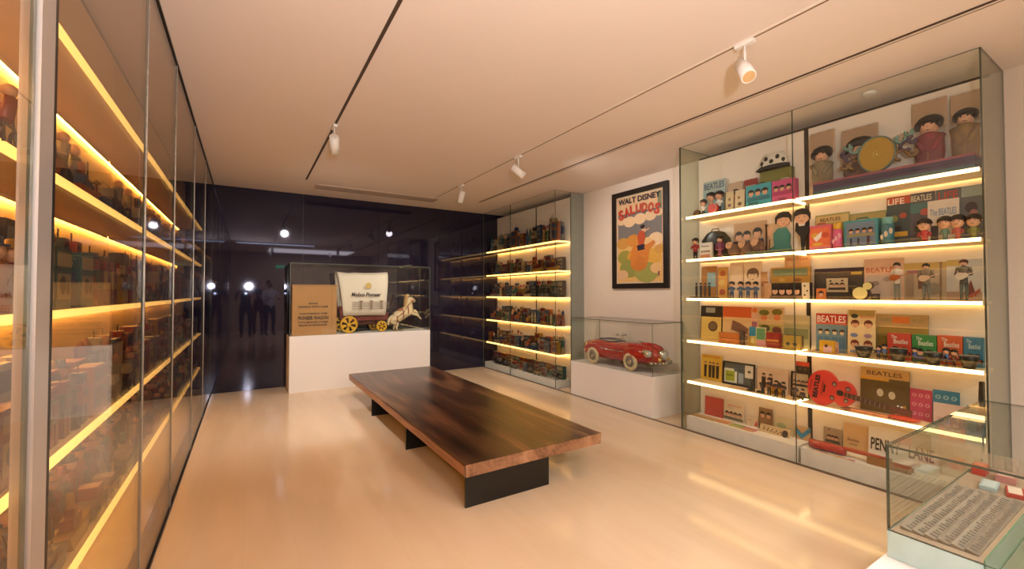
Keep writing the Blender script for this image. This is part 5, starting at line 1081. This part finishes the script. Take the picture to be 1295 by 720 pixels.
# ================================================================== TIN TOYS
PALN = {'red': '#6e231b', 'green': '#3f4a2b', 'blue': '#283c58', 'yellow': '#8f6c24', 'brown': '#453022', 'silver': '#6a6762', 'cream': '#94825f', 'orange': '#8a4a22', 'teal': '#2d5250', 'black': '#1d1a18'}
NX = {'red': 'yellow', 'green': 'red', 'blue': 'silver', 'yellow': 'red', 'brown': 'cream', 'silver': 'red', 'cream': 'brown', 'orange': 'blue', 'teal': 'cream', 'black': 'silver'}
def tp(kind, colr):
    a = mat(PALN[colr], .4, .15, .12, 30); b = mat(PALN[NX[colr]], .4, .15, .12, 30); dk = mat('#2a2522', .45)
    t = bpy.data.objects.new('toy_' + kind, None); t.empty_display_size = .03; COL.objects.link(t)
    def add(mb, nm, m_): return mb.build(nm, m_, t)
    if kind == 'robot':
        add(MB().box(-.03, -.02, .06, .03, .02, .125), 'body', a)
        h = add(MB().box(-.02, -.018, .128, .02, .018, .162), 'head', b); MB().cyl((-.008, -.0185, .148), (-.008, -.02, .148), .005, n=8).cyl((.008, -.0185, .148), (.008, -.02, .148), .005, n=8).tube([(0, 0, .162), (0, 0, .185)], .002).build('eyes_and_antenna', dk, h)
        for s_ in (-1, 1):
            add(MB().box(s_ * .017 - .012, -.02, 0, s_ * .017 + .012, .02, .058), 'leg', b); add(MB().cyl((s_ * .036, 0, .118), (s_ * .042, -.012, .065), .008, .007, 8), 'arm', a)
        add(MB().box(-.018, -.0215, .085, .018, -.0203, .112), 'dial', b)
    elif kind == 'rocket':
        add(MB().lathe([(.008, .02), (.022, .03), (.027, .08), (.022, .14), (.002, .20)], n=14), 'hull', a)
        for k in range(3):
            an = 2 * PI * k / 3 - PI / 2; c, s_ = math.cos(an), math.sin(an)
            add(MB().add([(.015 * c, .015 * s_, .08), (.05 * c, .05 * s_, 0), (.018 * c, .018 * s_, .03), (.0152 * c - .002 * s_, .0152 * s_ + .002 * c, .08), (.05 * c - .003 * s_, .05 * s_ + .003 * c, 0), (.018 * c - .003 * s_, .018 * s_ + .003 * c, .03)], [(0, 1, 2), (5, 4, 3), (0, 3, 4, 1), (1, 4, 5, 2), (2, 5, 3, 0)]), 'fin', b)
        add(MB().ring((0, 0, .10), .0275, .003, 'z', 14, 5), 'band', b)
    elif kind == 'car':
        add(MB().prism([(-.07, .012), (.07, .012), (.072, .035), (.04, .042), (-.045, .042), (-.072, .035)], -.028, .028), 'body', a)
        add(MB().prism([(-.04, .043), (.03, .043), (.018, .066), (-.028, .066)], -.024, .024), 'cabin', b)
        for x in (-.043, .043):
            for y in (-.029, .029): add(MB().cyl((x, y - .004, .014), (x, y + .004, .014), .014, n=12), 'wheel', dk)
    elif kind == 'box':
        add(MB().box(-.05, -.022, 0, .05, .022, .13), 'carton', a)
        add(MB().box(-.042, -.0232, .02, .042, -.0222, .075).box(-.042, -.0232, .09, .042, -.0222, .12), 'label', b)
        add(MB().ell(-.01, .05, .02, .02, -.0238).ell(.022, .045, .012, .016, -.0238), 'picture', dk)
    elif kind == 'ship':
        add(MB().prism([(-.085, .03), (-.06, 0), (.055, 0), (.09, .038), (.03, .03)], -.02, .02), 'hull', a)
        add(MB().box(-.04, -.014, .031, .03, .014, .052).box(-.02, -.01, .0525, .01, .01, .066), 'deckhouse', b)
        add(MB().cyl((-.012, 0, .066), (-.016, 0, .095), .008, n=10), 'funnel', a); add(MB().tube([(.04, 0, .03), (.04, 0, .11)], .0018), 'mast', dk)
    elif kind == 'figure':
        add(MB().lathe([(.03, 0), (.028, .03), (.018, .06), (.026, .085), (.024, .10), (.008, .108)], n=12), 'coat', a)
        h = add(MB().sph((0, 0, .125), (.018, .018, .021), 10, k=6), 'head', mat('#c9976f', .5)); MB().lathe([(.024, .137), (.024, .141), (.014, .142), (.012, .158), (.001, .160)], n=12).build('hat', b, h)
        for s_ in (-1, 1): add(MB().cyl((s_ * .022, 0, .095), (s_ * .036, -.018, .07), .007, .005, 8), 'arm', a)
    elif kind == 'rider':
        for x in (-.04, .04):
            wv = MB().ring((x, 0, .03), .027, .0032, 'y', 18, 5)
            for k in range(4): an = PI * k / 4; wv.tube([(x + .026 * math.cos(an), 0, .03 + .026 * math.sin(an)), (x - .026 * math.cos(an), 0, .03 - .026 * math.sin(an))], .001, 4)
            add(wv, 'wheel', dk)
        add(MB().tube([(-.04, 0, .03), (-.01, 0, .062), (.028, 0, .06), (.04, 0, .03)], .003).tube([(.028, 0, .06), (.024, 0, .082), (.01, .014, .086)], .002), 'frame', a)
        add(MB().cyl((-.012, 0, .064), (.002, 0, .108), .013, .015, 8).cyl((.002, 0, .102), (.022, 0, .085), .006, .004, 6).cyl((-.012, .006, .066), (.006, .008, .03), .007, .005, 6), 'rider_body', b)
        add(MB().sph((.006, 0, .125), .013, 8, k=6), 'head', mat('#c9976f', .5))
    elif kind == 'carousel':
        add(MB().lathe([(.05, 0), (.048, .012), (.012, .016), (.007, .09), (.007, .15), (.001, .16)], n=14), 'stand', a)
        for k in range(4):
            an = 2 * PI * k / 4 + .4; c, s_ = math.cos(an), math.sin(an)
            add(MB().tube([(0, 0, .145), (.03 * c, .03 * s_, .17), (.065 * c, .065 * s_, .15), (.075 * c, .075 * s_, .09)], .0016, 5), 'arm_wire', dk)
            add(MB().sph((.075 * c, .075 * s_, .08), (.020, .008, .008), 8, k=5).box(.075 * c - .006, .075 * s_ - .022, .079, .075 * c + .006, .075 * s_ + .022, .082), 'plane', b)
        add(MB().lathe([(.03, .152), (.002, .178)], n=12), 'canopy', b)
    elif kind == 'tower':
        add(MB().lathe([(.032, 0), (.032, .01), (.024, .014), (.020, .12), (.028, .124), (.028, .13), (.02, .132)], n=14), 'column', a)
        add(MB().lathe([(.018, .132), (.018, .155), (.022, .157), (.002, .185)], n=12), 'lantern', b)
        add(MB().ring((0, 0, .05), .0235, .003, 'z', 14, 4).ring((0, 0, .09), .022, .003, 'z', 14, 4), 'band', b)
    elif kind == 'animal':
        add(MB().sph((0, 0, .05), (.05, .022, .028), 12, k=7), 'body', a)
        h = add(MB().sph((.05, 0, .085), (.022, .017, .018), 10, k=6).cyl((.035, 0, .06), (.048, 0, .082), .014, .011, 8), 'head', a); MB().cyl((.044, .01, .10), (.042, .013, .118), .005, .002, 6).cyl((.044, -.01, .10), (.042, -.013, .118), .005, .002, 6).build('ear', b, h)
        for x in (-.03, .03):
            for y in (-.012, .012): add(MB().cyl((x, y, .04), (x, y, 0), .008, .006, 8), 'leg', b)
        add(MB().tube([(-.048, 0, .06), (-.065, 0, .085)], .003), 'tail', b)
    return t
SIZE = {'robot': (.10, .17), 'rocket': (.09, .20), 'car': (.145, .066), 'box': (.10, .13), 'ship': (.175, .10), 'figure': (.075, .16), 'rider': (.14, .138), 'carousel': (.17, .178), 'tower': (.065, .185), 'animal': (.14, .118)}
DEP = {'robot': .05, 'rocket': .09, 'car': .066, 'box': .05, 'ship': .045, 'figure': .06, 'rider': .03, 'carousel': .15, 'tower': .065, 'animal': .05}
PROTO = {}
CATS = {'box': 'toy box', 'animal': 'toy animal', 'rider': 'toy cyclist', 'carousel': 'toy carousel', 'figure': 'toy figure'}
NAMES = {'box': 'toy_box', 'animal': 'toy_animal', 'rider': 'toy_cyclist', 'carousel': 'toy_carousel', 'figure': 'toy_figure'}
WORD = {'box': 'toy carton', 'animal': 'tin animal', 'rider': 'tin cyclist', 'carousel': 'tin carousel', 'figure': 'tin figure', 'robot': 'tin robot', 'rocket': 'tin rocket', 'car': 'tin car', 'ship': 'tin ship', 'tower': 'tin lighthouse'}
def put(kind, colr, loc, rz, sc, label, group):
    if (kind, colr) not in PROTO:
        o = PROTO[(kind, colr)] = tp(kind, colr)
    else: o = copy_tree(PROTO[(kind, colr)])
    o.name = NAMES.get(kind, 'toy_' + kind)
    o.location = loc; o.rotation_euler = (0, 0, rz); o.scale = sc
    tag(o, label, CATS.get(kind, 'toy ' + kind), group)
ORD = ['top', 'second', 'third', 'fourth', 'fifth', 'bottom']
def fill(where, si, zs, y_start, y_end, step_dir, rows, kinds, rz, hmax, seed, sgn):
    rnd = random.Random(seed)
    for row, (X, boost) in rows:
        y = y_start; seq = []
        while True:
            k = rnd.choice(kinds if row == 'front' else [q for q in kinds if q not in ('car', 'ship', 'animal', 'carousel', 'rider')] or kinds)
            c = rnd.choice(list(PALN)); w0, h0 = SIZE[k]
            dmax = .085 if row == 'front' else .07
            sc = min(hmax / h0 * (1 if row != 'front' else .66), boost * rnd.uniform(.85, 1.3), dmax / DEP[k]); zs_ = min(hmax / (h0 * sc) * (1 if row != 'front' else .7), rnd.uniform(1.0, 1.5 if si else 2.0))
            wd = w0 * sc + .006
            if (y + wd * step_dir - y_end) * step_dir > 0: break
            seq.append((k, c, y + wd / 2 * step_dir, sc, max(1, zs_)))
            y += wd * step_dir
        nm = [f"{q[1]} {WORD[q[0]].split()[-1]}" for q in seq]
        for i, (k, c, yc, sc, zz) in enumerate(seq):
            if 0 < i < len(seq) - 1: pn = f"between {nm[i - 1]} and {nm[i + 1]}"
            else: pn = ('nearest end, beside ' + nm[min(1, len(nm) - 1)]) if i == 0 else ('far end, beside ' + nm[i - 1])
            put(k, c, (X, yc, zs), rz, (sc, sc, sc * zz), f"{c} {WORD[k]} {pn}, {row} row, {ORD[si]} shelf, {where}", f"{WORD[k]}s on the {ORD[si]} shelf of the {where}")
K = {0: ['tower', 'box', 'robot', 'rocket', 'figure'], 1: ['robot', 'figure', 'carousel', 'box', 'ship'], 2: ['car', 'ship', 'figure', 'animal', 'box', 'robot'], 3: ['robot', 'tower', 'figure', 'box', 'animal', 'rocket'],
     4: ['box', 'figure', 'tower', 'animal', 'car', 'robot'], 5: ['car', 'box', 'animal', 'ship']}
Zc = [z - .01 + ZT + .0006 for z in SH] + [.1006]
for si in range(6):
    hm = .40 if si == 0 else (.26 if si < 5 else .19)
    fill('far cabinet', si, Zc[si], 4.90, 6.97, 1, [('front', (3.815, 1.25)), ('back', (3.915, 1.5 if si else 2.0))], K[si], -PI / 2, hm, 100 + si, 1)
KL = {1: ['rider', 'carousel', 'car', 'rider', 'ship'], 2: ['box', 'robot', 'car', 'figure', 'box'], 3: ['box', 'robot', 'tower', 'car', 'animal', 'figure'], 4: ['rider', 'carousel', 'animal', 'car', 'ship', 'figure'], 5: ['rider', 'animal', 'carousel', 'car']}
Zl = [z + ZT + .0006 for z in SH] + [.1006]
for si in (1, 2, 3, 4):
    spl = [('front', (-.515, 1.45)), ('back', (-.61, 1.8))]
    fill('left case', si, Zl[si], 1.48, 6.25, 1, spl, KL[si], PI / 2, .27, (200, 201, 202, 203, 224)[si], -1)
fill('left end pane', 1, Zl[1], .95, 1.36, 1, [('front', (-.53, 1.6))], ['carousel', 'rider'], PI / 2, .26, 300, -1)
fill('left end pane', 2, Zl[2], .95, 1.36, 1, [('front', (-.53, 1.5))], ['robot', 'box'], PI / 2, .2, 301, -1)
fill('left end pane', 3, Zl[3], .95, 1.36, 1, [('front', (-.53, 1.5))], ['ship', 'figure'], PI / 2, .2, 302, -1)
fill('left end pane', 4, Zl[4], .95, 1.36, 1, [('front', (-.53, 1.5))], ['animal', 'car'], PI / 2, .2, 303, -1)

# ================================================================== BEHIND THE VIEWER (seen mirrored in the black glass)
es = thing('exit_sign', 'green lit exit sign on the rear wall, seen mirrored', 'exit sign', (1.05, REAR + .002, 2.25), PI)
MB().box(-.17, -.03, 0, .17, 0, .12).build('housing', mat('#d8d8d8', .5), es)
MB().box(-.16, -.032, .01, .16, -.0305, .11).build('lit_face', glow('exit_green', (.05, .8, .35), 3), es)
lettering('EXIT', 0, .06, .07, .2, '#f4fff4', es, -.0335, bold=.04)
def person(label, x, y, rz, shirt, trousers, reach):
    p = thing('person', label, 'person', (x, y, 0), rz)
    r = reach
    P = [(0, 0, .93, .13), (0, 0, 1.12, .125), (0, .0, 1.32, .14), (0, 0, 1.45, .07), (0, -.01, 1.54, .052),
         (.10, 0, .86, .095), (.11, -.02, .48, .06), (.11, .02, .09, .042), (.115, -.12, .035, .035),
         (-.10, 0, .86, .095), (-.12, -.03, .48, .06), (-.12, .02, .09, .042), (-.125, -.12, .035, .035),
         (.20, 0, 1.40, .055), (.25, -.06 - .08 * r, 1.14 + .0 * r, .042), (.14, -.24 - .1 * r, 1.16 + .16 * r, .03),
         (-.20, 0, 1.40, .055), (-.25, -.06 - .08 * r, 1.14, .042), (-.14, -.24 - .1 * r, 1.16 + .16 * r, .03)]
    E_ = [(0, 1), (1, 2), (2, 3), (3, 4), (0, 5), (5, 6), (6, 7), (7, 8), (0, 9), (9, 10), (10, 11), (11, 12), (2, 13), (13, 14), (14, 15), (2, 16), (16, 17), (17, 18)]
    b = mk_skin('body', P, E_, mat(shirt, .8), p, 1)
    b.data.materials.append(mat(trousers, .8)); b.data.materials.append(mat('#c08f72', .5))
    for f in b.data.polygons:
        z = f.center.z
        if z < .95: f.material_index = 1
        if z > 1.49 or (f.center.y < -.2 and z > 1.0): f.material_index = 2
    hd = MB().sph((0, -.015, 1.64), (.075, .092, .115), 14, k=10).sph((0, -.108, 1.63), (.012, .02, .018), 8, k=5).sph((.076, 0, 1.64), (.012, .02, .03), 8, k=5).sph((-.076, 0, 1.64), (.012, .02, .03), 8, k=5).build('head', mat('#c08f72', .5), p)
    MB().sph((0, .012, 1.68), (.086, .095, .095), 14, k=8).build('hair', mat('#1d1512', .7), hd)
    MB().sph((-.028, -.098, 1.655), .009, 8, k=5).sph((.028, -.098, 1.655), .009, 8, k=5).sph((0, -.1, 1.59), (.022, .008, .006), 8, k=5).build('features', mat('#2b1a16', .5), hd)
    for s_ in (-1, 1):
        hx, hy, hz = s_ * .14, -.26 - .1 * r, 1.165 + .165 * r
        hn = MB().sph((hx, hy, hz), (.034, .038, .016), 10, k=6)
        for q in range(4): hn.cyl((hx - .024 + q * .016, hy - .03, hz), (hx - .024 + q * .016 - s_ * .004, hy - .085 + .006 * abs(q - 1.5), hz - .012), .0085, .006, 7)
        hn.cyl((hx - s_ * .03, hy, hz), (hx - s_ * .055, hy - .045, hz + .004), .010, .007, 7)
        hn.build('hand', mat('#c08f72', .5), p)
    return p
person('person in dark shirt behind the viewer, mirrored in black glass', -.02, -1.3, PI, '#20222c', '#1b1b22', 1)
person('person in white shirt behind the viewer, arms forward, mirrored', .62, -1.6, PI - .5, '#c9ccd6', '#1d1d26', .3)
person('person in black clothes at rear, mirrored beside the white shirt', .32, -2.0, PI + .3, '#15161c', '#15161c', .6)
fl = thing('camera_flash', 'small lit camera flash held by the person in dark shirt', 'flash', (-.02, -.915, 1.345), PI)
MB().box(-.05, -.02, -.03, .05, .02, .03).build('body', BLACK, fl); MB().box(-.025, -.024, -.015, .025, -.0205, .015).build('lamp', glow('flash_white', (.75, .85, 1), 60), fl)
